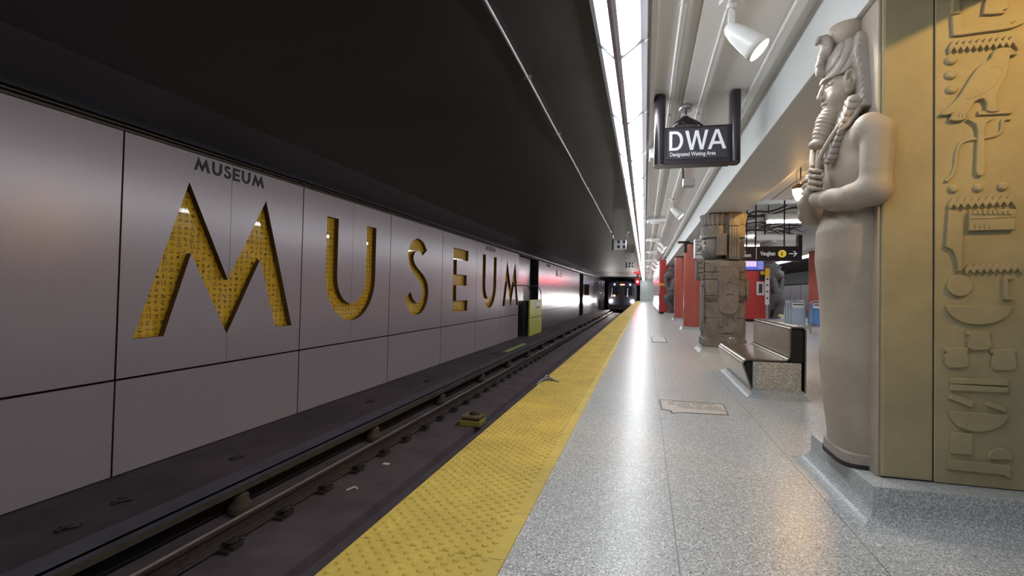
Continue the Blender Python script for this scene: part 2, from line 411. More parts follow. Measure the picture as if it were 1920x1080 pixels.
wl = put('wall_left', bm, [m_panel, m_reveal]); struct(wl, 'mauve grey metal wall panels across the track')
wl.data.validate()
bm = bmesh.new()
for i in range(len(cols)-1):
    m_ = (cols[i]+cols[i+1])/2
    holes = [L for _, L, _ in LETTERS if abs(sum(p[0] for p in L)/len(L)-m_) < 1.4]
    spans = [(.02, 2.55)]
    if holes:
        # hairline joint only above and below the letter
        spans = {'5': [(1.1, 2.55), (.02, .36)]}.get('x', [(2.22, 2.55), (.02, .37)])
        if i in (4, 9): spans = [(1.09, 2.55), (.02, .355)]
        if i in (5, 8): spans = [(.73, 2.55), (.02, .385)]
    for z0, z1 in spans: bx(bm, XW-.002, XW+.0008, m_-.0022, m_+.0022, z0, z1)
struct(put('wall_left_joints', bm, m_joint), 'hairline vertical joints of the metal wall')
# far panels beyond the recess, more reflective
bm = bmesh.new()
def farpanels(bm, y0, y1, step):
    y = y0
    while y < y1-.1:
        e = min(y+step, y1)
        bx(bm, XW-.05, XW, y+.008, e-.008, .01, 2.555); bx(bm, XW-.05, XW, y+.008, e-.008, -.97, -.008); y = e
farpanels(bm, 25.2, 42.0, 2.8); farpanels(bm, 44.6, 68, 2.8)
struct(put('wall_left', bm, m_panelfar), 'brushed metal wall panels towards the tunnel')
bm = bmesh.new(); bx(bm, XW-.5, XW-.42, YA-6, 110, -1.6, 3.2)
for y in (21.05, 42.0): bx(bm, XW-.42, XW-.1, y, y+.06, -1, 2.6)
bx(bm, XW-.42, XW-.02, 25.12, 25.2, -1, 2.6); bx(bm, XW-.42, XW-.02, 44.52, 44.6, -1, 2.6)
struct(put('wall_left', bm, m_black))
bm = bmesh.new()   # recess back panel between the two runs
bx(bm, XW-.3, XW-.25, 21.1, 24.3, .55, 2.55); bx(bm, XW-.32, XW-.28, 42.1, 44.5, -.9, 2.55)
struct(put('wall_left', bm, m_panelfar))
# panel top trim rails and cove
bm = bmesh.new(); bx(bm, XW-.06, XW+.012, YA-2, 68, 2.56, 2.585); bx(bm, XW-.06, XW+.03, YA-2, 68, 2.60, 2.615)
struct(put('trim_1', bm, m_brown))
bm = bmesh.new()
prof = [(XW-.2, 2.63), (XW-.02, 2.64)]+[(XW+.02+.75*(1-math.cos(t*PI/2/12))**.85, 2.645+(ZC-2.644)*math.sin(t*PI/2/12)) for t in range(13)]+[(XW+.8, ZC+.05), (XW-.2, ZC+.05)]
extrude_profile(bm, prof, YA-2, 110); struct(put('ceiling_cove', bm, m_cove, auto=True), 'curved dark haunch between wall and track ceiling')
bm = bmesh.new(); bx(bm, XW-.5, -.33, YA-2, 110, ZC, ZC+.2); struct(put('ceiling_track', bm, m_darkceil), 'black painted ceiling above the track')
# ledge, bed
bm = bmesh.new(); bx(bm, XW-.1, -4.14, YA-2, 110, -1.4, -.985); struct(put('ledge', bm, m_ledge), 'dark dusty concrete ledge at the foot of the wall')
bm = bmesh.new()
extrude_profile(bm, [(-4.2, -1.28), (-2.72, -1.28), (-2.71, -1.38), (-1.9, -1.38), (-.95, -1.38), (-.95, -1.6), (-4.2, -1.6)], YA-2, 110); struct(put('track_bed', bm, m_bed), 'dark concrete track bed')
# third rail with cover board
bm = bmesh.new(); bx(bm, -4.07, -3.85, YA, 68, -.955, -.935); bx(bm, -3.875, -3.85, YA, 68, -1.035, -.9352)
root = thing('third_rail', (-3.95, 0, -1.28), 'covered third rail running along the foot of the far ledge', 'rail')
a = put('cover_board', bm, m_cover); bm = bmesh.new(); bx(bm, -3.849, -3.80, YA, 68, -1.03, -.99); b = put('edge_board', bm, m_brown)
bm = bmesh.new(); bx(bm, -4.03, -3.95, YA, 68, -1.16, -1.06); bx(bm, -4.0, -3.98, YA, 68, -1.24, -1.12); c = put('contact_rail', bm, m_black)  # contact rail blackened: shade under the cover board put into its colour
adopt(root, a, b, c)
bm = bmesh.new(); lathe(bm, [(.10, 0), (.115, .03), (.11, .10), (.075, .15), (.085, .18), (.05, .21), (.045, .24)], (0, 0, 0), n=14); bx(bm, -.2, .06, -.012, .012, -.0, .02)
for i in range(18):
    o = put('insulator', bm.copy(), m_brown) if i == 0 else None
    if i == 0: ins = o
    else:
        o = ins.copy(); C.objects.link(o)
    o.location = (0, 0, 0); o.parent = root; o.location = (.06, 4.3+2.6*(i-1), 0)
bm.free()
# running rails
def rail(x, label):
    bm = bmesh.new()
    extrude_profile(bm, [(x-.07, -1.25), (x+.07, -1.25), (x+.065, -1.238), (x+.01, -1.222), (x+.01, -1.142), (x+.034, -1.13), (x+.036, -1.106), (x-.036, -1.106), (x-.034, -1.13), (x-.01, -1.142), (x-.01, -1.222), (x-.065, -1.238)], YA, 68)
    r = thing('running_rail', (x, 0, -1.25), label, 'rail'); a = put('rail_body', bm, m_rust)
    bm = bmesh.new(); bx(bm, x-.022, x+.022, YA, 68, -1.1065, -1.1); b = put('running_surface', bm, m_railtop, bevel=.003); b['label'] = 'polished running surface'
    adopt(r, a, b); return r
R1 = rail(-3.53, 'polished running rail on the side of the lettered wall')
R2 = rail(-2.02, 'running rail below the edge of the platform')
bm = bmesh.new(); bx(bm, -.02, .16, -.06, .06, -.03, 0.0)
tube(bm, [(.06, -.07, .03), (.13, -.07, .045), (.155, -.035, .05), (.14, 0, .05), (.09, .01, .05), (.07, .045, .045), (.1, .075, .03), (.15, .07, .015)], .011, 7)
bx(bm, .10, .13, -.05, .06, 0, .06); bx(bm, .05, .17, -.13, -.1, -.02, .004)
tube(bm, [(.12, .08, .0), (.125, .1, .06), (.11, .12, .05)], .01, 6)
clip = None
for i in range(74):
    y = 3.0+i*.665
    if clip is None: clip = put('rail_clip', bm, m_clip)
    o = clip if i == 0 else clip.copy()
    if i: C.objects.link(o)
    o.parent = R1; o.location = (0, y-2.6, 0)
# ---- ceilings and beam over the platform
def ceilings():
    out = []
    bm = bmesh.new()
    extrude_profile(bm, [(0.0, 2.83), (.02, 2.80), (.055, 2.80), (.07, ZC), (.25, ZC), (.30, ZC+.05), (.33, ZC+.05), (.34, ZC), (.96, ZC), (1.0, ZC+.03), (1.2, ZC+.03), (1.2, ZC+.2), (-.33, ZC+.2), (-.33, 2.83)], YA, YB)
    out.append((put('ceiling', bm, m_ceil), 'pale painted ceiling beside the strip light'))
    bm = bmesh.new(); extrude_profile(bm, [(1.035, 2.45), (1.66, 2.45), (1.66, 3.1), (1.035, 3.1)], YA, YB); out.append((put('ceiling_beam', bm, m_beam, bevel=.01), 'long painted beam over the row of columns'))
    return out
CE = ceilings()
for o, l in CE: struct(o, l+', on the lettered side')
for o, l in CE:
    me = mirror_me(o.data); q = link(o.name.split('.')[0], me, [], None); struct(q, l+', on the far side')
bm = bmesh.new()
xs = 1.66
while xs < 4.7:
    bx(bm, xs, min(xs+.30, 4.74), YA, 10.6, ZC-.02, ZC+.05); xs += .325
bx(bm, 1.6, 4.8, YA, 10.6, ZC+.06, ZC+.1, 1)
struct(put('ceiling', bm, [m_ceil, m_black]), 'slatted pale ceiling over the middle of the platform')
bm = bmesh.new(); bx(bm, 1.6, 4.8, 10.55, YB, 3.15, 3.25); bx(bm, 1.6, 4.8, 10.55, 10.62, ZC, 3.2); struct(put('ceiling', bm, m_beam), 'open service ceiling further down the platform')
# far side track
bm = bmesh.new(); bx(bm, 6.74, 12.2, YA, 80, ZC, ZC+.2); struct(put('ceiling_track', bm, m_darkceil))
bm = bmesh.new(); bx(bm, 6.9, 12.2, YA, 80, -1.6, -1.3); struct(put('track_bed', bm, m_bed))
bm = bmesh.new()
y = -5.
while y < 75:
    bx(bm, 11.6, 11.7, y+.03, y+2.8, -1.3, 1.95); y += 2.85
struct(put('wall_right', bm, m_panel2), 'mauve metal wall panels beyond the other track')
bm = bmesh.new(); bx(bm, 11.72, 11.9, YA-2, 80, -1.6, 3.2); bx(bm, 11.2, 11.72, YA, 80, 1.97, ZC); struct(put('wall_right', bm, m_black))
# ends of the room
bm = bmesh.new(); bx(bm, -.6, 12, YB, YB+.3, -1.5, 3.3); struct(put('wall_far', bm, m_beam), 'grey wall at the end of the platform')
bm = bmesh.new(); bx(bm, XW-.6, 12, 109, 109.3, -1.6, 3.3); struct(put('wall_far', bm, m_black))
#@@LIGHTBOX
Y0S, DS = 3.59-1.43*6, 1.43
def lightbox(mir, label):
    r = thing('strip_light', (-.2 if not mir else 6.6, 0, ZC), label, 'light', None)
    ps = []
    def fin(bm, name, m, bevel=0):
        if mir:
            bmesh.ops.transform(bm, matrix=Matrix.Translation((6.4, 0, 0)) @ Matrix.Diagonal((-1, 1, 1, 1)), verts=bm.verts)
        o = put(name, bm, m, bevel=bevel); ps.append(o); return o
    # left rail, ridge bar, right flange
    bm = bmesh.new()
    extrude_profile(bm, [(-.350, 2.76), (-.324, 2.750), (-.316, 2.775), (-.33, 2.86), (-.350, 2.86)], YA, YB)
    extrude_profile(bm, [(-.232, 2.645), (-.207, 2.626), (-.182, 2.645), (-.190, 2.666), (-.224, 2.666)], YA, YB)
    extrude_profile(bm, [(-.058, 2.765), (-.05, 2.752), (-.008, 2.752), (-.003, 2.765), (-.003, 2.84), (-.02, 2.84), (-.02, 2.775), (-.05, 2.775)], YA, YB)
    n = int((YB-Y0S)/DS)
    for i in range(n+1):
        y = Y0S+i*DS
        for p, q in (((-.335, 2.758), (-.207, 2.634)), ((-.207, 2.634), (-.045, 2.755))):
            tube(bm, [(p[0], y, p[1]), (q[0], y, q[1])], .0135, 6)
        tube(bm, [(-.012, y-.012, 2.752), (-.012, y+.012, 2.752)], .012, 6)
    fin(bm, 'frame', m_stripframe)
    for i in range(n):
        y0, y1 = Y0S+i*DS+.008, Y0S+(i+1)*DS-.008
        if y0 < (-4 if not mir else 6): continue
        for p, q in (((-.324, 2.752), (-.216, 2.646)), ((-.198, 2.646), (-.056, 2.757))):
            bm = bmesh.new()
            v = [bm.verts.new(c) for c in ((p[0], y0, p[1]), (q[0], y0, q[1]), (q[0], y1, q[1]), (p[0], y1, p[1]))]
            u = [bm.verts.new(c) for c in ((p[0], y0, p[1]+.012), (q[0], y0, q[1]+.012), (q[0], y1, q[1]+.012), (p[0], y1, p[1]+.012))]
            bm.faces.new(v); bm.faces.new(u[::-1])
            for k in range(4): bm.faces.new((v[k], v[(k+1) % 4], u[(k+1) % 4], u[k]))
            fin(bm, 'diffuser', m_tube)
    adopt(r, *ps)
for k in range(5):      # the fluorescent tubes of the strip lights
    for x, z, nx in ((-.27, 2.688, -.64), (-.127, 2.69, .62), (6.67, 2.688, .64), (6.527, 2.69, -.62)):
        if x > 3 and k == 0: continue
        l = bpy.data.lights.new('strip_glow', 'AREA'); l.shape = 'RECTANGLE'; l.size = .12; l.size_y = 14.6; l.energy = 62; l.color = (.93, .965, 1)
        o = bpy.data.objects.new('strip_glow', l); C.objects.link(o); o.location = (x, YA+7.5+15*k, z)
        zz = -Vector((nx, 0, -.75)).normalized(); yy = Vector((0, 1, 0)); xx = yy.cross(zz)
        o.rotation_euler = Matrix((xx, yy, zz)).transposed().to_euler()
lightbox(False, 'long V-shaped strip light along the edge of the black track ceiling')
lightbox(True, 'V-shaped strip light over the far edge of the platform, behind the crouching statue')
#@@LETTERS
def inside(p, L):
    c = False; j = len(L)-1
    for i in range(len(L)):
        if (L[i][1] > p[1]) != (L[j][1] > p[1]) and p[0] < (L[j][0]-L[i][0])*(p[1]-L[i][1])/(L[j][1]-L[i][1])+L[i][0]: c = not c
        j = i
    return c
ordn = ['first and widest-looking', 'first', '', '', 'second', 'second']
LAB = ['gold hieroglyph-printed letter M nearest the viewer, sunk in the metal wall',
       'gold hieroglyph-printed letter U between the near M and the S on the wall',
       'gold hieroglyph-printed letter S sunk in the metal wall between U and E',
       'gold hieroglyph-printed letter E sunk in the metal wall between S and U',
       'gold hieroglyph-printed letter U between the E and the far M on the wall',
       'gold hieroglyph-printed letter M furthest along the wall, beside the lime board']
rg = random.Random(3)
for (ch, L, n), lab in zip(LETTERS, LAB):
    ys = [p[0] for p in L]; zs = [p[1] for p in L]; y0, y1, z0, z1 = min(ys), max(ys), min(zs), max(zs)
    r = thing('recessed_letter', (XW-.1, (y0+y1)/2, z0), lab, 'letter', 'big gold wall letters')
    pl = box('gold_plate', XW-.125, XW-.090, y0-.16, min(y1+.16, 21.03), z0-.03, z1+.03, m_gold)
    if ch in 'm': bx_ = None
    bm = bmesh.new(); q = 0
    cw, chh = .088, .074; colx = y0+.02
    while colx < y1+.1:
        z = z0+.01
        while z < z1:
            cx_, cz_ = colx+cw/2, z+chh/2
            near = any(inside((cx_+a, cz_+b), L) for a in (-.1, 0, .1) for b in (-.05, 0, .05))
            if near:
                k = rg.random(); S = []
                X0, Z0, W, Hh = colx+.014, z+.008, cw-.03, chh-.02
                J = lambda: rg.uniform(-.14, .14)
                if k < .2: S = [((0, .5), (1, .5)), ((.5, 0), (.5, 1))]
                elif k < .36: S = [((0, .2), (1, .2)), ((0, .55), (1, .55)), ((.1, .9), (.9, .9))]
                elif k < .5: S = [((.1, 0), (.1, 1)), ((.5, 0), (.5, 1)), ((.9, 0), (.9, 1))]
                elif k < .64: S = [((0, .4), (.17, .7)), ((.17, .7), (.34, .4)), ((.34, .4), (.5, .7)), ((.5, .7), (.67, .4)), ((.67, .4), (.84, .7)), ((.1, .1), (.9, .1))]
                elif k < .8: S = [((.2, .1), (.2, .7)), ((.2, .7), (.6, .95)), ((.6, .95), (.85, .6)), ((.6, .5), (.45, .1)), ((.2, .1), (.8, .1))]
                elif k < .92: S = [((0, .3), (.5, 0)), ((.5, 0), (1, .3)), ((0, .3), (1, .3)), ((.3, .6), (.3, .95)), ((.7, .6), (.7, .95))]
                if rg.random() < .45:
                    pz = [(rg.random(), rg.random()) for _ in range(5)]; S = S[:2]+[(pz[i], pz[i+1]) for i in range(0, 3)]
                for (a, b), (c, d) in S:
                    a += J(); b += J(); c += J(); d += J()
                    p = Vector((X0+a*W, Z0+b*Hh)); t = Vector((X0+c*W, Z0+d*Hh)); dd = (t-p)
                    if dd.length < 1e-4: continue
                    nn = Vector((-dd.y, dd.x)).normalized()*(.0028+.0022*rg.random())
                    vs_ = [bm.verts.new((XW-.0885, v.x, v.y)) for v in (p+nn, p-nn, t-nn, t+nn)]; bm.faces.new(vs_)
            z += chh
        colx += cw
    g = put('printed_glyphs', bm, m_ink); g['kind'] = 'stuff'
    adopt(r, pl, g)
# small black station names under the top trim
def small_name(y0, z0, w):
    parts = [sh(L_M, -4.181), sh(L_U, -7.487), sh(L_S, -10.46), sh(L_E, -13.36), sh(L_U, -7.487), sh(L_M, -4.181)]
    ws = [2.49, 1.63, 1.24, 1.25, 1.63, 2.49]; gap = .42; tot = sum(ws)+gap*5; s = w/tot; x = 0; ms = bmesh.new()
    for p, ww in zip(parts, ws):
        me = shape2d('t', [[(y0+(x+a)*s, z0+(b-.4)*s*.98) for a, b in p]], .0015, .0032, 0); me.transform(TO_EAST); me.transform(Matrix.Translation((XW+.002, 0, 0))); ms.from_mesh(me); x += ww+gap
    return ms
for i, (y0, wd, lab) in enumerate([(4.86, 1.14, 'small black MUSEUM name above the nearest gold M'), (16.31, 1.14, 'small black MUSEUM name above the second gold U'),
                                   (27.3, 1.14, 'small black MUSEUM name at the top of the far brushed panels')]):
    tag(put('station_name', small_name(y0, 2.365, wd), m_sign), lab, 'lettering', 'small station names')
# round sticker-like marks and a small sign on the far panels
sg = thing('wall_sign', (XW, 31.4, 2.0), 'small black and white sign high on the far brushed panels', 'sign')
a = box('sign_plate', XW+.002, XW+.03, 30.6, 32.6, 1.95, 2.33, m_sign); b = box('white_band', XW+.03, XW+.034, 30.75, 32.2, 2.0, 2.09, m_white)
me = text_mesh('MUSEUM', .26, .002, .01); me.transform(TO_EAST); me.transform(Matrix.Translation((XW+.034, 30.7, 2.12))); c = link('lettering', me, m_txt)
adopt(sg, a, b, c)
# ---- lime board with conduits, plank, tie blocks
r = thing('lime_cabinet', (-4.9, 23.3, -.98), 'lime yellow two-panel trackside cabinet with a sticker, below two bent pipes', 'cabinet')
a = box('upper_door', -4.98, -4.9, 22.0, 24.7, -.19, .62, m_lime, bevel=.02); b = box('lower_door', -4.98, -4.9, 22.0, 24.7, -1.02, -.215, m_lime, bevel=.02)
c = box('sticker', -4.899, -4.895, 23.2, 24.2, .16, .55, m_sticker); d = box('sticker_text', -4.894, -4.892, 23.3, 24.1, .2, .3, m_stred)
e = box('housing', -5.12, -4.98, 22.1, 24.6, -.98, .58, m_dark)
adopt(r, a, b, c, d, e); d.parent = c; d.matrix_parent_inverse = Matrix.Translation((0, 0, 0))
bm = bmesh.new()
tube(bm, catmull([(-5.15, 20.3, 1.22), (-5.05, 21.2, 1.25), (-4.98, 21.9, 1.2), (-4.95, 22.3, .95), (-4.95, 22.35, .75), (-4.95, 22.35, .622)], 6), .02, 6)
lathe(bm, [(.04, 0), (.04, .1)], (-5.2, 20.25, 1.22), (1, 0, 0), 8)
p1 = tag(put('bent_pipe', bm, m_clip), 'dark bent pipe arching from the last gold letter to the lime cabinet', 'pipe', 'bent pipes')
bm = bmesh.new(); tube(bm, catmull([(-5.3, 22.6, 1.25), (-5.05, 23.6, 1.25), (-4.98, 24.2, 1.2), (-4.95, 24.6, .95), (-4.95, 24.65, .75), (-4.95, 24.65, .622)], 6), .02, 6)
tag(put('bent_pipe', bm, m_clip), 'dark bent pipe arching from the wall recess to the lime cabinet', 'pipe', 'bent pipes')
r = thing('plank', (-4.25, 17, -.98), 'pale lime plank lying on the dark ledge before the cabinet', 'plank')
bm = bmesh.new(); bx(bm, -4.40, -4.26, 15.9, 18.6, -.985, -.955); a = put('board', bm, m_plank, bevel=.004); bm = bmesh.new(); bx(bm, -4.62, -4.42, 15.4, 18.2, -.985, -.96); b = put('offcut', bm, m_ledge); adopt(r, a, b)
# cabinet and posts by the far panel run
tag(box('signal_box', -5.19, -4.85, 46.2, 47.3, .75, 1.75, m_dark, bevel=.02), 'black box fixed to the wall before the train', 'box')
r = thing('pipe_cluster', (-4.6, 57, -1.2), 'steel vertical pipes bending at the top beside the train', 'pipes')
for k in range(4):
    bm = bmesh.new(); x = -4.85+.17*k; h = 2.25-.0*k
    tube(bm, catmull([(x-.25, 56.5, h+.1), (x-.1, 56.5, h+.12), (x, 56.5, h), (x, 56.5, h-.4)], 5)+[Vector((x, 56.5, -1.2))], .05, 8)
    o = put('pipe', bm, m_chrome); adopt(r, o)
# yellow trackside block
r = thing('yellow_block', (-2.75, 8.3, -1.28), 'worn yellow block with a black gap lying on the track bed beside the tactile strip', 'block')
a = box('lower_block', -2.98, -2.62, 8.10, 8.45, -1.28, -1.19, m_yellow, bevel=.012); b = box('gap_pad', -2.95, -2.65, 8.14, 8.42, -1.19, -1.165, m_dark); c = box('lid', -2.97, -2.63, 8.12, 8.45, -1.165, -1.12, m_plank, bevel=.012)
a.data.materials[0] = mat('grimy_yellow', (.38, .33, .05), .6, noise=.3, scale=9)
c.data.materials[0] = mat('worn_lid', (.24, .17, .08), .7, noise=.3, scale=9)
bm = bmesh.new(); lathe(bm, [(.09, 0), (.085, .03), (.02, .045)], (-2.78, 8.32, -1.12), n=14); d = put('boss', bm, m_rust); adopt(r, a, b, c, d)
# dirt and litter along the ledge
rg2 = random.Random(5)
for k, (x, y, lab) in enumerate([(-4.55, 3.62, 'dark scrap of debris on the near end of the ledge'), (-4.5, 4.9, 'twisted dark scrap lying on the ledge below the M'), (-4.6, 8.0, 'curled scrap on the ledge below the U'),
                                 (-4.5, 10.2, 'flat dark scrap on the ledge below the S'), (-4.45, 3.1, 'thin bent wire on the ledge at the left edge of the view')]):
    bm = bmesh.new()
    pts = [(x+rg2.uniform(-.05, .05), y+rg2.uniform(-.1, .1), -.975+rg2.uniform(0, .02)) for _ in range(6)]
    tube(bm, catmull(pts, 4), .008, 5); tube(bm, [(x-.05, y-.06, -.98), (x+.06, y+.05, -.965)], .014, 5)
    tag(put('debris', bm, m_clip), lab, 'litter', 'debris on the ledge')
bm = bmesh.new(); tube(bm, catmull([(-1.1, 5.35, -.004), (-1.09, 5.5, .02), (-1.04, 5.62, .03), (-1.0, 5.7, .02), (-1.05, 5.75, .012)], 4), [.012]*16+[.006], 6)
tube(bm, [(-1.03, 5.62, .022), (-.96, 5.60, .02), (-.90, 5.55, .016)], .009, 5); tube(bm, [(-1.08, 5.6, .02), (-1.06, 5.7, .05), (-1.02, 5.72, .02)], .013, 5)
tag(put('litter', bm, mat('grey_litter', (.2, .2, .22), .5, .3)), 'crumpled grey and black scrap lying on the tactile strip edge', 'litter')
bm = bmesh.new(); bx(bm, -3.25, -3.17, 6.0, 6.06, -1.28, -1.27); tube(bm, [(-3.2, 5.1, -1.27), (-3.15, 5.2, -1.262), (-3.11, 5.18, -1.27)], .014, 5)
tag(put('litter', bm, m_sticker), 'tiny white scrap on the track bed beside the rail clips', 'litter')
# ---- conduit on the dark ceiling and the monitors hung from it
bm = bmesh.new(); tube(bm, [(-1.0, y, ZC-.02+.004*math.sin(y*2)) for y in np.linspace(YA, 15.6, 60)], .0125, 6)
for y in np.arange(1.0, 15.5, 1.6): bx(bm, -1.03, -.97, y, y+.02, ZC-.025, ZC)
tag(put('ceiling_conduit', bm, m_alu), 'thin grey conduit running along the black track ceiling', 'conduit')
def monitor(y, s, lab):
    r = thing('ceiling_monitor', (-.66, y, ZC), lab, 'monitor', 'train door monitors'); ob = []
    for x in (-.95, -.54):
        bm = bmesh.new(); tube(bm, [(x-.06*(1 if x < -.6 else -1), y, ZC-.01), (x, y, ZC-.015), (x, y, ZC-.30)], .014, 6); ob.append(put('hanger', bm, m_chrome))
    b = box('case', -.93, -.56, y-.02, y+.2, 2.33, 2.60, m_alu, bevel=.015); ob.append(b)
    for i in (0, 1):
        for j in (0, 1):
            ob.append(box('screen', -.80+.16*i-.02, -.80+.16*i+.06, y-.03, y-.015, 2.35+.145*j, 2.44+.145*j, m_black))
    ob.append(box('side_bracket', -.98, -.93, y-.03, y+.2, 2.30, 2.62, m_dark)); adopt(r, *ob)
monitor(15.6, 1, 'near pair of hanging metal monitors under the black ceiling')
monitor(27.0, 1, 'far hanging metal monitors under the black ceiling, beyond the near ones')
#@@COLUMN
# ---- near column with raised glyphs
PZ = .165
def plinth(name, x0, x1, y0, y1, h=PZ, m=m_plinth, cove=.10):
    bm = bmesh.new(); prof = [(0, h), (0, .085)]+[(cove*(1-math.cos(t*PI/2/8)) if 0 else -(-cove*(1-math.sin(PI/2-t*PI/2/8))), .085*(1-math.sin(t*PI/2/8))) for t in range(1, 9)]
    rings = []
    for d, z in prof:
        rings.append([bm.verts.new(p) for p in ((x0-d, y0-d, z+.0005), (x1+d, y0-d, z+.0005), (x1+d, y1+d, z+.0005), (x0-d, y1+d, z+.0005))])
    bm.faces.new(rings[0])
    for i in range(len(rings)-1):
        for k in range(4): bm.faces.new((rings[i][k], rings[i+1][k], rings[i+1][(k+1) % 4], rings[i][(k+1) % 4]))
    return put(name, bm, m)
colr = thing('stone_column', (1.4, 3.1, 0), 'nearest stone column, lit gold and carved with raised hieroglyphs', 'column')
pl = plinth('plinth', .995, 1.96, 2.615, 3.49); pl['label'] = 'speckled grey terrazzo plinth'
bm = bmesh.new(); bx(bm, 1.08, 1.76, 2.76, 3.36, PZ-.005, 2.45)
sh_ = put('shaft', bm, m_stone, bevel=.012)
bm = bmesh.new(); bx(bm, 1.289, 1.76, 2.752, 2.76, PZ+.004, 2.45); gp = put('glyph_panel', bm, m_stone, bevel=.004)
bm = bmesh.new(); bx(bm, 1.2845, 1.2885, 2.7575, 2.761, PZ+.004, 2.45); bx(bm, 1.08, 1.76, 2.757, 2.761, PZ-.001, PZ+.008); sj = put('joint', bm, m_joint)
adopt(colr, pl, sh_, gp, sj)
FR = rt*0
def unp(px, py, Y):
    d = r2*((px-960)/F)+d2*((py-cy)/F)+fw; t = Y/d.y; return Vector((0, 0, 1))+d*t
def glyph(name, loops, t=.013, bev=.004, Y=2.752, poly=True):
    """loops in photo pixels traced on the panel face -> real coordinates on the panel plane"""
    LL = [[((p := unp(a, b, 2.752)).x, p.z) for a, b in L] for L in loops]
    me = shape2d(name, LL, t/2, bev, 2); me.transform(TO_SOUTH); me.transform(Matrix.Translation((0, Y-t/2+.001, 0)))
    o = link(name, me, m_stone); adopt(colr, o)
    me.polygons.foreach_set('use_smooth', [True]*len(me.polygons))
    try: me.set_sharp_from_angle(angle=math.radians(50))
    except Exception: pass
    return o
def dome(name, c, rx, rz, t=.016):
    p = unp(c[0], c[1], 2.752); q = unp(c[0]+rx, c[1], 2.752); s = unp(c[0], c[1]+rz, 2.752); a = (q-p).length; b = (s-p).length
    bm = bmesh.new(); rings = []
    for i in range(6):
        u = i/6; rr = math.cos(u*PI/2)**.6; h = math.sin(u*PI/2)*t
        rings.append([bm.verts.new((p.x+a*rr*math.cos(2*PI*k/24), 2.753-h, p.z+b*rr*math.sin(2*PI*k/24))) for k in range(24)])
    for i in range(5):
        for k in range(24): bm.faces.new((rings[i][k], rings[i][(k+1) % 24], rings[i+1][(k+1) % 24], rings[i+1][k])).smooth = True
    bm.faces.new(rings[-1]); o = put(name, bm, m_stone); adopt(colr, o); return o
def gtube(name, paths, Y=2.752):
    bm = bmesh.new()
    for pts, r in paths:
        P = [tuple(unp(a, b, 2.752)) for a, b in pts]; P = [(p[0], Y-.002, p[2]) for p in P]
        tube(bm, catmull(P, 5) if len(P) > 2 else P, r, 8)
    o = put(name, bm, m_stone); adopt(colr, o); return o
def zig(x0, y0, x1, y1, n, h):
    top = []; bot = []
    for i in range(2*n+1):
        t = i/(2*n); x = x0+(x1-x0)*t; y = y0+(y1-y0)*t
        top.append((x, y+(h if i % 2 == 0 else -h)-2)); bot.append((x+1.5, y+(h if i % 2 == 0 else -h)+4.5))
    return [top+bot[::-1]]
def ellp(c, rx, ry, a0=0, a1=360, n=28): return [(c[0]+rx*math.cos(math.radians(a0+(a1-a0)*i/n)), c[1]+ry*math.sin(math.radians(a0+(a1-a0)*i/n))) for i in range(n if a1-a0 == 360 else n+1)]
# top: bent arm, seated head
glyph('arm_glyph', [[(1784, 33), (1799, 31), (1801, 57), (1830, 57), (1866, 53), (1880, 46), (1893, 44), (1884, 49), (1908, 48), (1896, 53), (1876, 57), (1850, 60), (1800, 67), (1786, 68)]])
glyph('block_glyph', [[(1785, -14), (1794, -16), (1795, 27), (1784, 28)]])
glyph('head_glyph', [[(1842, 28), (1845, 8), (1852, -12), (1880, -16), (1884, 6), (1887, 12), (1884, 18), (1874, 21), (1877, 26), (1860, 28)]])
gtube('hair_strands', [([(1848+4*k, 27-k*1.5), (1850+4.4*k, 10), (1856+4*k, -6)], .0035) for k in range(5)], 2.742)
glyph('water_glyph', zig(1778, 89, 1900, 78, 10, 4.5))
for k, c in enumerate([(1782, 114), (1782, 141), (1784, 168)]): dome('pellet_glyph', c, 12, 9)
# falcon
fal = [(1855, 114), (1861, 101), (1871, 95), (1884, 94), (1892, 97), (1900, 104), (1893, 104), (1887, 107), (1885, 122), (1880, 145), (1870, 162), (1862, 182), (1862, 196), (1866, 209), (1848, 209), (1848, 196), (1840, 186),
       (1824, 191), (1812, 207), (1806, 224), (1780, 226), (1790, 206), (1780, 214), (1764, 216), (1776, 204), (1795, 186), (1812, 160), (1828, 135), (1842, 122)]
glyph('falcon_glyph', [[tuple(p)[:2] for p in catmull([(a, b, 0) for a, b in fal], 3, True)]], .015, .005)
gtube('falcon_wing', [([(1852, 132), (1866, 128), (1874, 134), (1868, 152), (1850, 170), (1828, 182), (1808, 188)], .0035), ([(1860, 150), (1844, 166), (1822, 178)], .0025), ([(1856, 160), (1840, 172), (1826, 181)], .0025),
                      ([(1800, 206), (1792, 222)], .003), ([(1806, 203), (1799, 223)], .003), ([(1812, 200), (1806, 222)], .003), ([(1886, 98), (1899, 102), (1897, 105)], .003)], 2.737)
glyph('perch_glyph', [[(1833, 211), (1894, 208), (1893, 213), (1833, 216)]], .010, .003)
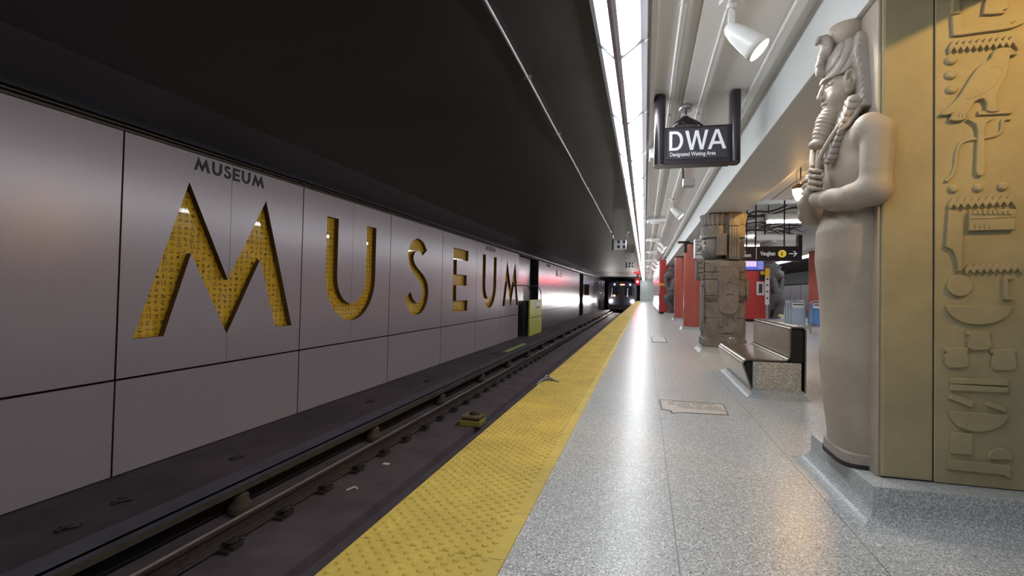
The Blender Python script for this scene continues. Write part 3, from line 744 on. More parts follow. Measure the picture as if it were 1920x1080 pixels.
# horned staff
glyph('staff_glyph', [[(1817, 227), (1855, 225), (1845, 231), (1840, 244), (1842, 300), (1842, 322), (1838, 329), (1832, 329), (1828, 322), (1830, 290), (1832, 246), (1828, 234)]])
gtube('serpent_glyph', [([(1893, 224), (1884, 224), (1878, 229), (1876, 246), (1866, 254), (1845, 259), (1815, 263), (1799, 271), (1792, 290), (1790, 312), (1783, 330), (1772, 341)], .0085)])
for c in [(1786, 354), (1833, 352), (1879, 350)]: dome('pellet_glyph', c, 10, 8.5)
glyph('water_glyph', zig(1777, 382, 1897, 375, 9, 4.5))
rd = [(1777, 397), (1782, 396), (1793, 404), (1799, 413), (1800, 450), (1799, 507), (1794, 507), (1792, 485), (1784, 468), (1772, 462), (1775, 430)]
glyph('reed_glyph', [rd])
glyph('board_glyph', [[(1815, 399), (1896, 395), (1896, 430), (1814, 432)]], .018)
bm_teeth = [[(1819+9.3*k, 396), (1824+9.3*k, 396), (1824+9.3*k, 403), (1819+9.3*k, 403)] for k in range(8)]
glyph('board_teeth', bm_teeth, .008, .001, 2.734)
gtube('board_lines', [([(1815, 411), (1896, 408)], .003)]+[([(1822+9*k, 412), (1822+9*k, 430)], .002) for k in range(4)], 2.733)
glyph('water_glyph', zig(1808, 503, 1909, 500, 8, 4))
glyph('disc_glyph', [ellp((1797, 536), 22, 18)]); glyph('hook_glyph', [[(1880, 520), (1893, 520), (1893, 523), (1884, 523), (1884, 557), (1893, 558), (1893, 561), (1880, 560)]], .016)
glyph('bowl_glyph', [[(1774, 574)]+ellp((1833, 575), 59, 32, 175, 5, 18)[::1]+[(1893, 577)]])
def pot(x, y, w, h): return [[(x-4, y), (x+w+2, y), (x+w+2, y+4), (x+w-1, y+5), (x+w+4, y+h*.8), (x+w-2, y+h), (x+4, y+h+.5), (x-3, y+h*.8), (x+1, y+5), (x-4, y+4)]]
glyph('pot_glyph', pot(1815, 622, 36, 32)); glyph('pot_glyph', pot(1773, 653, 36, 34)); glyph('pot_glyph', pot(1860, 656, 38, 36))
glyph('bar_glyph', [[(1781, 709), (1886, 713), (1886, 721), (1782, 717)]]); glyph('bar_glyph', [[(1781, 721), (1885, 727), (1885, 734), (1782, 730)]])
glyph('chip_glyph', [[(1783, 740), (1822, 752), (1817, 761), (1779, 746)]]); glyph('chip_glyph', [[(1850, 752), (1884, 764), (1879, 770), (1846, 758)]])
glyph('bowl_glyph', [[(1778, 770)]+ellp((1832, 773), 54, 34, 176, 4, 18)+[(1887, 779)]])
glyph('block_glyph', [[(1783, 811), (1819, 813), (1818, 850), (1782, 847)]]); glyph('loaf_glyph', [ellp((1873, 857), 22, 17, 180, 290, 10)+[(1893, 846), (1893, 860), (1860, 858)]])
glyph('base_glyph', [[(1777, 861), (1889, 872), (1889, 894), (1880, 888), (1777, 877)]])
#@@STATUE
# ---- pharaoh statue: local axes (forward, left, up); world = (1.08-u, 3.05-v, z)
def place_statue(me):
    me.transform(Matrix(((-1, 0, 0, 1.08), (0, -1, 0, 3.05), (0, 0, 1, 0), (0, 0, 0, 1)))); return me
ph = thing('pharaoh_statue', (1.0, 3.05, PZ), 'carved stone pharaoh with braided beard and crossed hands, leaning on the nearest column', 'statue')
# body
g = G((-.08, -.40, .15), (.26, .40, 2.0), .0085)
zk = [.15, .3, .5, .7, .85, 1.0, 1.2, 1.35, 1.45, 1.6]; uk = [.105, .118, .145, .160, .152, .158, .180, .175, .145, .12]; vk = [.185, .188, .197, .205, .205, .212, .232, .235, .225, .21]
Uz = np.interp(g.z, zk, uk); Vz = np.interp(g.z, zk, vk)
q = (np.abs(g.x/Uz)**2.3+np.abs(g.y/Vz)**2.6)**(1/2.4); low = (q-1)*np.minimum(Uz, Vz)
low = np.maximum(low, .2-g.z); low = smax(low, g.z-1.52, .05)
leg = g.box((.13, 0, .75), (.05, .004, .5), .003); low = smax(low, -(leg-.0), .03) if 0 else low
tor = g.ell((.02, 0, 1.68), (.125, .245, .27))
tor = smin(tor, g.ell((.05, 0, 1.80), (.085, .20, .10)), .05)
for s in (-1, 1):
    tor = smin(tor, g.ell((.035, .245*s, 1.815), (.075, .085, .085)), .05)
body = smin(low, tor, .03)
body = smin(body, g.cap((.05, 0, 1.86), (.06, 0, 2.0), .085, .075), .03)
# upper arms and forearms
for s in (-1, 1):
    el = (.03, .29*s, 1.515) if s > 0 else (.125, -.27, 1.485)
    arm = g.cap(((.012 if s > 0 else .035), (.278 if s > 0 else .262)*s, 1.80), el, .072, .064)
    if s > 0:
        fa = g.path([el, (.10, .235, 1.495), (.155, .13, 1.50), (.185, .03, 1.52), (.185, -.06, 1.56)], .066, .036, .03)
    else:
        fa = g.path([el, (.17, -.22, 1.475), (.205, -.12, 1.52), (.205, -.03, 1.575)], .056, .034, .03)
    a2 = smin(arm, fa, .035)
    body = smin(body, a2, .012)
body = np.maximum(body, np.where(g.y < .292, -g.x, -g.x-.07))
b1 = link('body', place_statue(g.mesh(body, 'body')), m_statue)
# hands: the far arm's hand in front, fingers over the crook; the other behind it
def hand(c, s, up):
    gg = G((c[0]-.08, c[1]-.11, c[2]-.11), (c[0]+.08, c[1]+.11, c[2]+.12), .004)
    palm = gg.box(c, (.024, .040, .046), .02)
    palm = smin(palm, gg.cap((c[0], c[1]-.03*s, c[2]-.06), (c[0], c[1], c[2]-.02), .034, .036), .02)
    f = palm
    for k in range(4):
        z = c[2]+.046-.029*k; L = (.050, .056, .052, .042)[k]
        pts = [(c[0]-.004, c[1]-.022*s, z+.010), (c[0]+.022, c[1]-.004*s, z+.010), (c[0]+.028, c[1]+.022*s, z+.004-.003*k), (c[0]+.012, c[1]+L*s, z-.006-.002*k), (c[0]-.012, c[1]+(L+.004)*s, z-.010-.002*k)]
        f = smin(f, gg.path(pts, .0125, .0105, .004), .003)
    th = gg.path([(c[0]-.006, c[1]-.03*s, c[2]+.02), (c[0]+.006, c[1]-.022*s, c[2]+.058), (c[0]+.016, c[1]+.008*s, c[2]+.078)], .015, .0115, .006)
    f = smin(f, th, .006)
    return link('hand', place_statue(gg.mesh(f, 'hand')), m_statue)
h1 = hand((.205, .02, 1.625), 1, 1); h2 = hand((.19, -.115, 1.60), -1, 1)
# head
g = G((-.03, -.17, 1.86), (.24, .17, 2.32), .0042)
hd = g.ell((.055, 0, 2.115), (.112, .108, .15)); hd = smin(hd, g.ell((.075, 0, 2.03), (.085, .080, .075)), .03)
hd = smin(hd, g.cap((.04, 0, 2.0), (.04, 0, 1.88), .078, .085), .03)
hd = smin(hd, g.ell((.125, 0, 1.985), (.034, .036, .024)), .02)
for s in (-1, 1):
    hd = smin(hd, g.ell((.105, .052*s, 2.062), (.045, .038, .042)), .02)
    hd = smax(hd, -g.ell((.170, .048*s, 2.128), (.030, .038, .018)), .014)
    hd = smin(hd, g.ell((.134, .046*s, 2.128), (.022, .030, .0135)), .003)
    hd = smin(hd, g.path([(.163, .014*s, 2.150), (.155, .045*s, 2.160), (.128, .080*s, 2.150), (.09, .102*s, 2.140)], .007, .005, .004), .006)
    hd = smin(hd, g.path([(.158, .022*s, 2.130), (.148, .05*s, 2.140), (.122, .078*s, 2.130), (.092, .102*s, 2.132)], .004, .003, .002), .003)
    hd = smin(hd, g.path([(.158, .024*s, 2.124), (.146, .05*s, 2.116), (.122, .078*s, 2.122), (.092, .102*s, 2.120)], .004, .003, .002), .003)
    # ears
    e = g.ell((.074, .118*s, 2.118), (.034, .024, .060)); e = smax(e, -g.ell((.080, .142*s, 2.128), (.019, .018, .034)), .005); e = smin(e, g.ell((.080, .116*s, 2.068), (.019, .015, .022)), .008)
    e = smin(e, g.cap((.080, .132*s, 2.112), (.086, .130*s, 2.092), .008), .006)
    hd = smin(hd, e, .006)
    hd = smin(hd, g.ell((.170, .0145*s, 2.068), (.014, .010, .010)), .006)
hd = smin(hd, g.path([(.160, 0, 2.145), (.170, 0, 2.11), (.183, 0, 2.075)], .0105, .0145, .01), .010)
hd = smin(hd, g.ell((.152, 0, 2.036), (.022, .031, .0085)), .004); hd = smin(hd, g.ell((.149, 0, 2.019), (.021, .025, .010)), .004)
hd = smax(hd, -g.path([(.172, 0, 2.0275), (.160, .022, 2.027), (.148, .032, 2.030)], .0028), .003)
hd = smax(hd, -g.path([(.172, 0, 2.0275), (.160, -.022, 2.027), (.148, -.032, 2.030)], .0028), .003)
h3 = link('head', place_statue(g.mesh(hd, 'head')), m_statue)
eb = []
for s in (-1, 1):
    bm = bmesh.new(); bmesh.ops.create_uvsphere(bm, u_segments=12, v_segments=8, radius=.0085)
    bmesh.ops.transform(bm, matrix=Matrix.Translation((1.08-.1535, 3.05-.042*s, 2.129)) @ Matrix.Diagonal((.35, 1, 1, 1)), verts=bm.verts); eb.append(put('pupil', bm, m_joint, smooth=True))
# headdress
g = G((-.03, -.30, 1.66), (.20, .30, 2.45), .0062)
phi = np.arctan2(g.y, (g.z-2.02)); rad = np.sqrt(g.y**2+(g.z-2.1)**2)
cap_ = g.ell((.03, 0, 2.19), (.135, .145, .20)); cap_ = smax(cap_, -(g.z-2.175-(.06-g.x)*.35), .012)
cap_ = np.maximum(cap_, -g.ell((.055, 0, 2.1), (.108, .104, .148)))
grv = np.clip(np.cos((g.x+.42*g.z+np.abs(g.y)*.25)*2*PI/.031), 0, 1)**3*.0075; capg = cap_+grv
band = smax(g.ell((.056, 0, 2.155), (.122, .119, .15)), np.abs(g.z-2.185-(.05-g.x)*.2)-.011, .004)
f = smin(capg, band, .004)
for s in (-1, 1):
    # flaring side cloth behind the ear down to the shoulder
    w_ = .150+.055*np.clip((2.38-g.z)/.36, 0, 1)
    ur = np.interp(g.z, [1.95, 2.10, 2.25, 2.36, 2.42], [.050, .058, .072, .045, .01])
    wing = smax(smax(np.abs(g.y*s)-w_, g.x-ur, .008), -(g.y*s), .002); wing = smax(wing, -g.x, .003)
    top = np.sqrt((g.y/1.0)**2+((g.z-2.20)*.98)**2)-.20; wing = np.where(g.z > 2.2, smax(wing, top, .012), wing); wing = smax(wing, 1.95-g.z, .010)
    lin = np.where(g.z < 2.17, (g.z-np.abs(g.y)*.9), (g.z*.75-np.abs(g.y)*1.0)+.04)
    wing = wing+np.clip(np.cos(lin*2*PI/.034), 0, 1)**3*.010*np.clip((g.x-ur+.014)/.008, 0, 1)
    f = smin(f, wing, .008)
    lap = g.path([(.065, .145*s, 1.98), (.115, .130*s, 1.90), (.145, .110*s, 1.82), (.160, .090*s, 1.73)], .050, .040, .02)
    lap = smax(lap, np.abs(g.x-.05-(.97-.5*(g.z-1.0)*1.0)*.0-np.interp(g.z, [1.7, 1.97], [.095, .02]))-.040, .008)
    lap = lap+np.clip(np.cos((g.z+np.abs(g.y)*.8)*2*PI/.036), 0, 1)**3*.009
    f = smin(f, lap, .008)
h4 = link('headdress', place_statue(g.mesh(f, 'headdress')), m_statue2)
h4['label'] = 'grooved striped headdress'
# cobra on the brow
g = G((.03, -.07, 2.16), (.24, .07, 2.45), .0042)
c_ = g.path([(.165, 0, 2.20), (.178, 0, 2.25), (.165, 0, 2.30), (.150, 0, 2.345), (.150, 0, 2.375)], .022, .028, .01); c_ = smax(c_, np.abs(g.y)-.04, .01)
c_ = smin(c_, g.ell((.145, 0, 2.335), (.026, .046, .06)), .012)
c_ = smin(c_, g.path([(.135, 0, 2.375), (.155, 0, 2.40), (.185, 0, 2.396), (.196, 0, 2.375)], .020, .012, .01), .01)
c_ = smin(c_, g.path([(.13, 0, 2.36), (.105, 0, 2.385), (.08, 0, 2.37), (.06, 0, 2.34)], .018, .020, .01), .01)
c_ = c_+np.clip(np.cos(g.z*2*PI/.020), 0, 1)**3*.003*(g.x > .15)
c_ = smin(c_, g.ell((.185, 0, 2.215), (.018, .018, .028)), .008)
h5 = link('cobra', place_statue(g.mesh(c_, 'cobra')), m_statue2)
# beard
g = G((.07, -.09, 1.76), (.26, .09, 2.06), .0042)
t = np.clip((2.0-g.z)/.18, 0, 1)
bd = g.path([(.110, 0, 1.995), (.145, 0, 1.94), (.168, 0, 1.88), (.183, 0, 1.84)], .060, .032, .02)
bd = bd+np.clip(np.cos((g.z+.45*(.2-g.x))*2*PI/.0225), -1, 1)*.0024
bd = smin(bd, g.ell((.192, 0, 1.822), (.042, .046, .027)), .008)
h6 = link('braided_beard', place_statue(g.mesh(bd, 'beard')), m_statue)
# crook and flail rising from the hands; collar cords
bm = bmesh.new()
def L(u, v, z): return (1.08-u, 3.05-v, z)
tube(bm, catmull([L(.205, .04, 1.60), L(.20, .06, 1.72), L(.172, .10, 1.80), L(.135, .135, 1.87), L(.095, .165, 1.93), L(.075, .175, 1.965), L(.06, .178, 1.96), L(.07, .18, 1.925), L(.105, .17, 1.875), L(.13, .155, 1.85)], 6), .0125, 8)
cr = put('crook', bm, m_statue, smooth=True)
bm = bmesh.new(); tube(bm, catmull([L(.20, .0, 1.64), L(.205, -.04, 1.72), L(.19, -.09, 1.80), L(.16, -.13, 1.88)], 6), .0125, 8)
tube(bm, catmull([L(.206, .03, 1.66), L(.21, .0, 1.72), L(.20, -.02, 1.77), L(.19, -.03, 1.82)], 6), .008, 8); fl = put('flail', bm, m_statue, smooth=True)
# foot slab
bm = bmesh.new()
prof = [(0, -.205)]+[(.10*math.cos(math.radians(a))+.0 if 0 else .115*min(1, (1-abs(math.sin(math.radians(a)))**4)**.25+.0), .20*math.sin(math.radians(a))) for a in range(-80, 81, 10)]+[(0, .205)]
for z0, z1, s_ in ((PZ+.006, PZ+.07, 1.0), ):
    A = [bm.verts.new(L(u*1.04, v, z0)) for u, v in prof]; B = [bm.verts.new(L(u, v*.99, z1)) for u, v in prof]
    n = len(prof)
    for i in range(n): bm.faces.new((A[i], A[(i+1) % n], B[(i+1) % n], B[i]))
    bm.faces.new(A[::-1]); bm.faces.new(B)
fs = put('foot_slab', bm, m_statue2, bevel=.006)
bm = bmesh.new(); A = [bm.verts.new(L(u*1.06, v*1.01, PZ)) for u, v in prof]; B = [bm.verts.new(L(u*1.06, v*1.01, PZ+.022)) for u, v in prof]
for i in range(len(prof)): bm.faces.new((A[i], A[(i+1) % len(prof)], B[(i+1) % len(prof)], B[i]))
bm.faces.new(A[::-1]); bm.faces.new(B); fg = put('shadow_gap', bm, m_joint)
sl = box('back_slab', 1.066, 1.0795, 2.772, 3.35, PZ, 2.45, m_statue, bevel=.004)
# rounded capital behind the head
bm = bmesh.new(); lathe(bm, [(.06, 0), (.075, .03), (.085, .06), (.09, .115)], (1.035, 3.05, 2.335), n=28); cp = put('neck_capital', bm, m_statue)
adopt(ph, sl, b1, h1, h2, h3, h4, h5, h6, cr, fl, fs, fg, cp, *eb)
for e in eb:
    e.parent = h3; e.matrix_parent_inverse = Matrix.Identity(4); e.matrix_parent_inverse = Matrix.Translation((0, 0, 0))
#@@TOLTEC
tr = thing('warrior_column', (1.35, 9.8, 0), 'stone column carved as a warrior with a tall feathered crown, beyond the bench', 'column')
pl = plinth('plinth', .97, 1.75, 9.42, 10.2, .10, m_plinth, .07)
CX, CY = 1.35, 9.80
def place_t(me): me.transform(Matrix.Translation((CX, CY, 0))); return me
g = G((-.47, -.40, .09), (.47, .40, 1.70), .0095)
f = g.box((0, .0, .85), (.335, .335, .76), .05)
f = smax(f, -(g.z-.09), .005)
f = smin(f, g.box((0, 0, .17), (.355, .345, .075), .02), .012)
f = smin(f, smax(g.ell((0, 0, 1.52), (.36, .35, .14)), 1.45-g.z, .02), .02)
ay = -g.y
def groove(f, d, w=.008, dep=.014):
    return np.maximum(f, -np.maximum(np.abs(d)-w, -(f+dep)))
for z in (.33, .50, .60, .88, .915, .95, .985, 1.27, 1.40): f = groove(f, g.z-z, .008, .020)
# central apron panel with rounded foot, on the near face
ap = smax(np.abs(g.x-.055)-.165, np.abs(ay-.335)-.042, .01); ap = smax(ap, np.abs(g.z-1.07)-.39, .01)
rnd = np.sqrt((g.x-.055)**2+((g.z-.80)*1.25)**2)-.165; ap = np.where(g.z < .80, smax(rnd, np.abs(ay-.335)-.042, .01), ap)
f = smin(f, ap, .004)
sk = g.box((.055, -.335, .58), (.15, .018, .12), .006); f = smin(f, sk, .004); f = smin(f, g.box((.055, -.345, .42), (.085, .018, .06), .006), .004)
for x in (-.03, .02, .14): f = np.where(np.abs(g.z-.58) < .11, groove(f, g.x-x, .005, .012), f)
f = np.where((g.z > .5) & (g.z < .7) & (g.x > .0), groove(f, (g.z-.68)+(g.x-.02)*.9, .006, .012), f)
for cz in (1.22, 1.02):
    f = groove(f, np.where(np.abs(ay-.36) < .1, np.sqrt((g.x-.07)**2+(g.z-cz+.05)**2)-.05+1*(g.z < cz-.03), 1), .010, .018)
for x in (-.08, -.01, .06, .13): f = groove(f, np.where((g.z > 1.30) & (g.z < 1.38), (g.x-x)+(g.z-1.34)*.6, 1), .005, .01)
for z in (1.33, 1.42, 1.49):
    for x in (-.2, -.14, .25): f = groove(f, np.where((ay > .2), np.sqrt((g.x-x)**2+(g.z-z)**2)-.028, 1), .004, .008)
# skirts bulge, thighs
for s in (-1, 1):
    f = smin(f, g.ell((.20*s, -.22, .42), (.15, .13, .26)), .03)
    f = smin(f, g.ell((.30*s, -.05, .75), (.07, .22, .14)), .03)
f = f+.0035*np.sin(g.x*61+g.z*37)*np.sin(g.z*83+g.y*41)
tb = link('carved_body', place_t(g.mesh(f, 'body')), m_toltec)
def thead(s):
    g = G((-.47, -.38, 1.55), (.47, .38, 2.47), .0098)
    cx_ = .145*s
    h = g.ell((cx_, 0, 1.86), (.205, .27, .27)); h = smax(h, g.z-2.02, .02); h = smax(h, 1.62-g.z, .03)
    h = smin(h, g.ell((.27*s, 0, 1.70), (.07, .10, .06)), .03)
    if s < 0: h = smin(h, g.path([(.325*s, 0, 1.96), (.365*s, 0, 1.89), (.412*s, 0, 1.825)], .020, .026, .02), .03)
    h = smin(h, g.ell((.26*s, 0, 1.80), (.10, .16, .14)), .04)
    h = smin(h, g.ell((.335*s, 0, 1.75), (.035, .07, .018)), .01); h = smin(h, g.ell((.33*s, 0, 1.715), (.035, .06, .018)), .01)
    for q in (-1, 1):
        h = smax(h, -g.ell((.335*s, .12*q, 1.925), (.075, .065, .032)), .008); h = smin(h, g.ell((.278*s, .125*q, 1.922), (.035, .050, .022)), .004)
    rr = np.sqrt((g.x-cx_*.9)**2+(g.y*.86)**2)
    th = np.arctan2(g.y, (g.x-cx_*.9)*1)
    bandz = smax(rr-.235, np.abs(g.z-2.13)-.105, .012)
    bandz = bandz+.009*np.cos(th*36)*np.cos(g.z*2*PI/.05)
    crown = smax(rr-(.235+.035*np.clip((g.z-2.24)/.2, 0, 1)), np.abs(g.z-2.34)-.10, .008)+np.clip(np.cos(th*22), 0, 1)**3*.020
    h = smin(h, smin(bandz, crown, .004), .004)
    # rim line
    h = smin(h, smax(rr-.243, np.abs(g.z-2.03)-.012, .004), .003)
    h = smax(h, (-g.x*s)-.0, .004)
    return link('warrior_head', place_t(g.mesh(h, 'head')), m_toltec)
t1 = thead(-1); t2 = thead(1)
t1['label'] = 'head in profile facing the track'; t2['label'] = 'head facing away from the track'
bm = bmesh.new()
def TX(x0, x1, y0, y1, z0, z1): bx(bm, CX+x0, CX+x1, CY+y0, CY+y1, z0, z1)
TX(-.14, .02, -.34, -.24, 1.70, 2.08); TX(-.115, -.005, -.352, -.34, 1.73, 2.05); fl1 = put('ear_flap', bm, m_toltec, bevel=.012)
bm = bmesh.new()
for x0, x1 in ((.055, .095), (.10, .135), (.14, .175), (.18, .225)): TX(x0, x1, -.335, -.2, 1.66, 2.20)
TX(.05, .23, -.325, -.2, 2.21, 2.44); TX(.055, .11, -.333, -.3, 2.22, 2.43); TX(.115, .17, -.333, -.3, 2.22, 2.43); TX(.05, .23, -.35, -.2, 1.63, 1.655); TX(.02, .05, -.26, -.1, 1.62, 2.44)
fl2 = put('hanging_panel', bm, m_toltec, bevel=.006)
bm = bmesh.new(); lathe(bm, [(.20, 0), (.21, .015), (.20, .05), (.12, .06), (.11, .045)], (CX+.335, CY-.12, 1.10), (1, 0, 0), 28); dsc = put('round_mirror', bm, m_toltec)
bm = bmesh.new()
for k in range(4): TX(-.43, -.345, -.30, -.16, 1.30+.088*k, 1.30+.088*k+.078)
TX(-.47, -.41, -.22, -.05, 1.26, 1.62); bnd = put('hand_bundle', bm, m_toltec, bevel=.012)
bm = bmesh.new(); TX(-.372, -.335, -.16, .1, .35, 1.18); TX(-.38, -.34, -.34, -.30, .5, 1.15); stf = put('staff', bm, m_toltec, bevel=.01)
eyes = []
for q in (-1, 1):
    bm = bmesh.new(); bmesh.ops.create_uvsphere(bm, u_segments=10, v_segments=8, radius=.021)
    bmesh.ops.translate(bm, vec=(CX-.302, CY+.13*q, 1.922), verts=bm.verts); eyes.append(put('pupil', bm, m_joint, smooth=True))
adopt(tr, pl, tb, t1, t2, fl1, fl2, dsc, bnd, stf, *eyes)
for e in eyes: e.parent = t1; e.matrix_parent_inverse = Matrix.Identity(4)
#@@BEARS
g = G((-.56, -.54, .06), (.60, .54, 2.52), .019)
bk = g.box((-.30, 0, 1.25), (.17, .38, 1.17), .03)
f = g.ell((.02, 0, 2.02), (.30, .31, .36)); f = smin(f, g.ell((.23, 0, 1.88), (.21, .27, .21)), .04)
f = smin(f, g.ell((.0, 0, 2.22), (.22, .26, .20)), .05)
f = smax(f, -g.box((.42, 0, 1.865), (.12, .19, .014), .006), .012); f = smax(f, -g.box((.36, 0, 1.80), (.10, .15, .02), .008), .01)
for s in (-1, 1):
    f = smax(f, -g.ell((.27, .16*s, 2.10), (.08, .08, .05)), .02); f = smin(f, g.ell((.23, .16*s, 2.10), (.06, .06, .04)), .006)
    f = smin(f, g.path([(.30, .06*s, 2.15), (.27, .16*s, 2.20), (.18, .27*s, 2.16)], .035, .03, .02), .02)
    f = smin(f, g.ell((.41, .07*s, 2.0), (.04, .05, .035)), .02)
    f = smin(f, g.path([(-.05, .30*s, 1.62), (.04, .31*s, 1.22), (.20, .27*s, 1.14), (.30, .17*s, 1.38), (.36, .12*s, 1.68)], .15, .075, .05), .03)
    f = smin(f, g.path([(-.12, .24*s, .92), (.12, .26*s, .95), (.28, .24*s, .78)], .20, .18, .06), .05)
    f = smin(f, g.path([(.28, .24*s, .78), (.14, .24*s, .40), (.02, .24*s, .16)], .14, .10, .06), .05)
    f = smin(f, g.path([(.0, .24*s, .16), (.22, .24*s, .14)], .08, .06, .04), .03)
f = smin(f, g.ell((-.06, 0, 1.40), (.30, .33, .52)), .06); f = smin(f, g.ell((-.12, 0, .8), (.28, .36, .5)), .08); f = smin(f, g.box((-.16, 0, 1.9), (.16, .30, .5), .08), .05); f = smin(f, bk, .03); f = np.maximum(f, .1-g.z)
bear_me = g.mesh(f, 'bear')
gt_ = G((.30, -.17, 1.76), (.47, .17, 1.92), .009); tf = None
for k in range(6):
    e = gt_.box((.420-.02*abs(k-2.5)*.8, -.11+.044*k, 1.865), (.03, .018, .045), .008); tf = e if tf is None else np.minimum(tf, e)
teeth_me = gt_.mesh(tf, 'teeth')
def bear(x, y, s, lab):
    r = thing('crouching_statue', (x, y, 0), lab, 'statue', 'crouching dark statues')
    me = bear_me.copy(); tm = teeth_me.copy()
    for q in (me, tm):
        if s < 0: q.transform(Matrix.Rotation(PI, 4, 'Z'))
    a = link('body', me, m_bear, r); b = link('teeth', tm, m_statue, a)
    c = plinth('plinth', -.42, .42, -.42, .42, .09, m_plinth, .05); c.parent = r
    return r
bear(1.36, 26.1, -1, 'dark crouching animal-faced statue facing the lettered wall, beside the red enclosure')
bear(5.05, 22.9, 1, 'dark crouching animal-faced statue facing away from the track, beside the yellow striped post')
#@@COLUMNS
def redcol(x, y, r_, lab, z1=2.45, base=True):
    t = thing('red_column', (x, y, 0), lab, 'column', 'round red tiled columns')
    bm = bmesh.new(); lathe(bm, [(r_, .09), (r_, z1)], (x, y, 0), n=36); a = put('shaft', bm, m_red, auto=True)
    b = plinth('plinth', x-r_-.05, x+r_+.1, y-r_-.08, y+r_+.08, .10, m_plinth, .06)
    bm = bmesh.new(); lathe(bm, [(r_+.006, z1-.03), (r_+.006, z1)], (x, y, 0), n=36); c = put('collar', bm, m_dark); adopt(t, a, b, c)
redcol(1.36, 15.3, .285, 'glossy red round column just behind the warrior column')
redcol(1.38, 20.6, .27, 'glossy red round column behind the first red one')
redcol(5.34, 18.0, .30, 'red round column on the far side, seen beside the near statue', 2.45)
# speaker-like things on top of the red column
r = thing('ceiling_bracket', (1.02, 14.6, 2.45), 'black T-shaped bracket hanging under the beam before the red column', 'bracket')
a = box('plate', .86, 1.16, 14.5, 14.7, 2.40, 2.45, m_dark); b = box('stem', 1.02, 1.1, 14.55, 14.65, 2.14, 2.40, m_dark); adopt(r, a, b)
r = thing('louvred_box', (1.35, 12.6, 2.1), 'grey beige louvred box fixed high beside the warrior crown', 'box')
bm = bmesh.new(); bx(bm, 1.12, 1.6, 12.5, 12.9, 1.86, 2.3); bx(bm, 1.25, 1.5, 12.6, 12.8, 2.3, 2.45); a = put('case', bm, m_beam)
bm = bmesh.new()
for k in range(5): bx(bm, 1.12, 1.6, 12.49, 12.5, 1.93+.075*k, 1.94+.075*k)
b = put('slots', bm, m_joint); adopt(r, a, b)
# red enclosure with pink glazing
r = thing('red_enclosure', (.95, 35, 0), 'red and pink glazed enclosure with a yellow stripe, down the lettered side of the platform', 'enclosure')
a = box('end_wall', .74, 1.18, 26.9, 27.0, .1, 2.72, m_redwall); b = box('stripe', .735, 1.185, 26.88, 27.0, 1.42, 1.55, m_amber); c = box('foot', .80, 1.12, 26.93, 27.05, 0, .1, m_black)
d = box('long_glazing', .70, .76, 27.0, 43, .98, 2.7, m_pink); e = box('long_base', .70, .76, 27.0, 43, .06, .93, m_panelfar); f_ = box('mullion_rail', .69, .77, 27.0, 43, .92, .98, m_dark)
bm = bmesh.new()
for k in range(4): bx(bm, .692, .70, 29.5+3.6*k, 29.55+3.6*k, .98, 2.7)
h_ = put('mullions', bm, m_pink); i_ = box('back', .76, 1.18, 27, 43, .1, 2.7, m_redwall); adopt(r, a, b, c, d, e, f_, h_, i_)
# middle red wall with panels on it
r = thing('red_wall_block', (4.1, 22, 0), 'plain red wall block in the middle of the platform under the direction sign', 'wall block')
a = box('wall_face', 3.2, 4.55, 21.5, 26, .1, 2.12, m_redwall); b = box('skirting', 3.22, 4.5, 21.55, 25.9, 0, .1, m_black); adopt(r, a, b)
r = thing('poster_frame', (4.32, 21.48, 1.04), 'white framed notice with a dark figure on the red wall block', 'frame')
a = box('frame', 4.19, 4.46, 21.44, 21.5, 1.03, 1.56, m_white, bevel=.01); b = box('picture', 4.265, 4.385, 21.43, 21.44, 1.12, 1.47, m_signface); adopt(r, a, b)
r = thing('striped_post', (4.52, 21.3, 0), 'narrow yellow and white post with black writing beside the crouching statue', 'post')
a = box('post', 4.46, 4.60, 21.25, 21.35, .68, 2.06, m_white); b = box('yellow_top', 4.455, 4.605, 21.245, 21.35, 1.72, 2.06, m_amber); c = box('black_marks', 4.5, 4.56, 21.24, 21.25, 1.62, 1.68, m_dark)
d = box('black_marks', 4.5, 4.56, 21.24, 21.25, 1.4, 1.46, m_dark); e = box('black_marks', 4.5, 4.56, 21.24, 21.25, 1.15, 1.21, m_dark); f_ = box('black_marks', 4.5, 4.56, 21.24, 21.25, .9, .96, m_dark)
g_ = box('lower_post', 4.49, 4.57, 21.27, 21.33, 0, .68, m_alu); adopt(r, a, b, c, d, e, f_, g_)
r = thing('small_sign', (4.35, 21.4, 1.6), 'small black sign with a yellow dot between screen and post', 'sign')
a = box('board', 4.27, 4.46, 21.38, 21.43, 1.6, 2.02, m_sign); bm = bmesh.new(); lathe(bm, [(.08, 0), (.08, .01)], (4.38, 21.38, 1.9), (0, -1, 0), 20); b = put('dot', bm, m_amber); adopt(r, a, b)
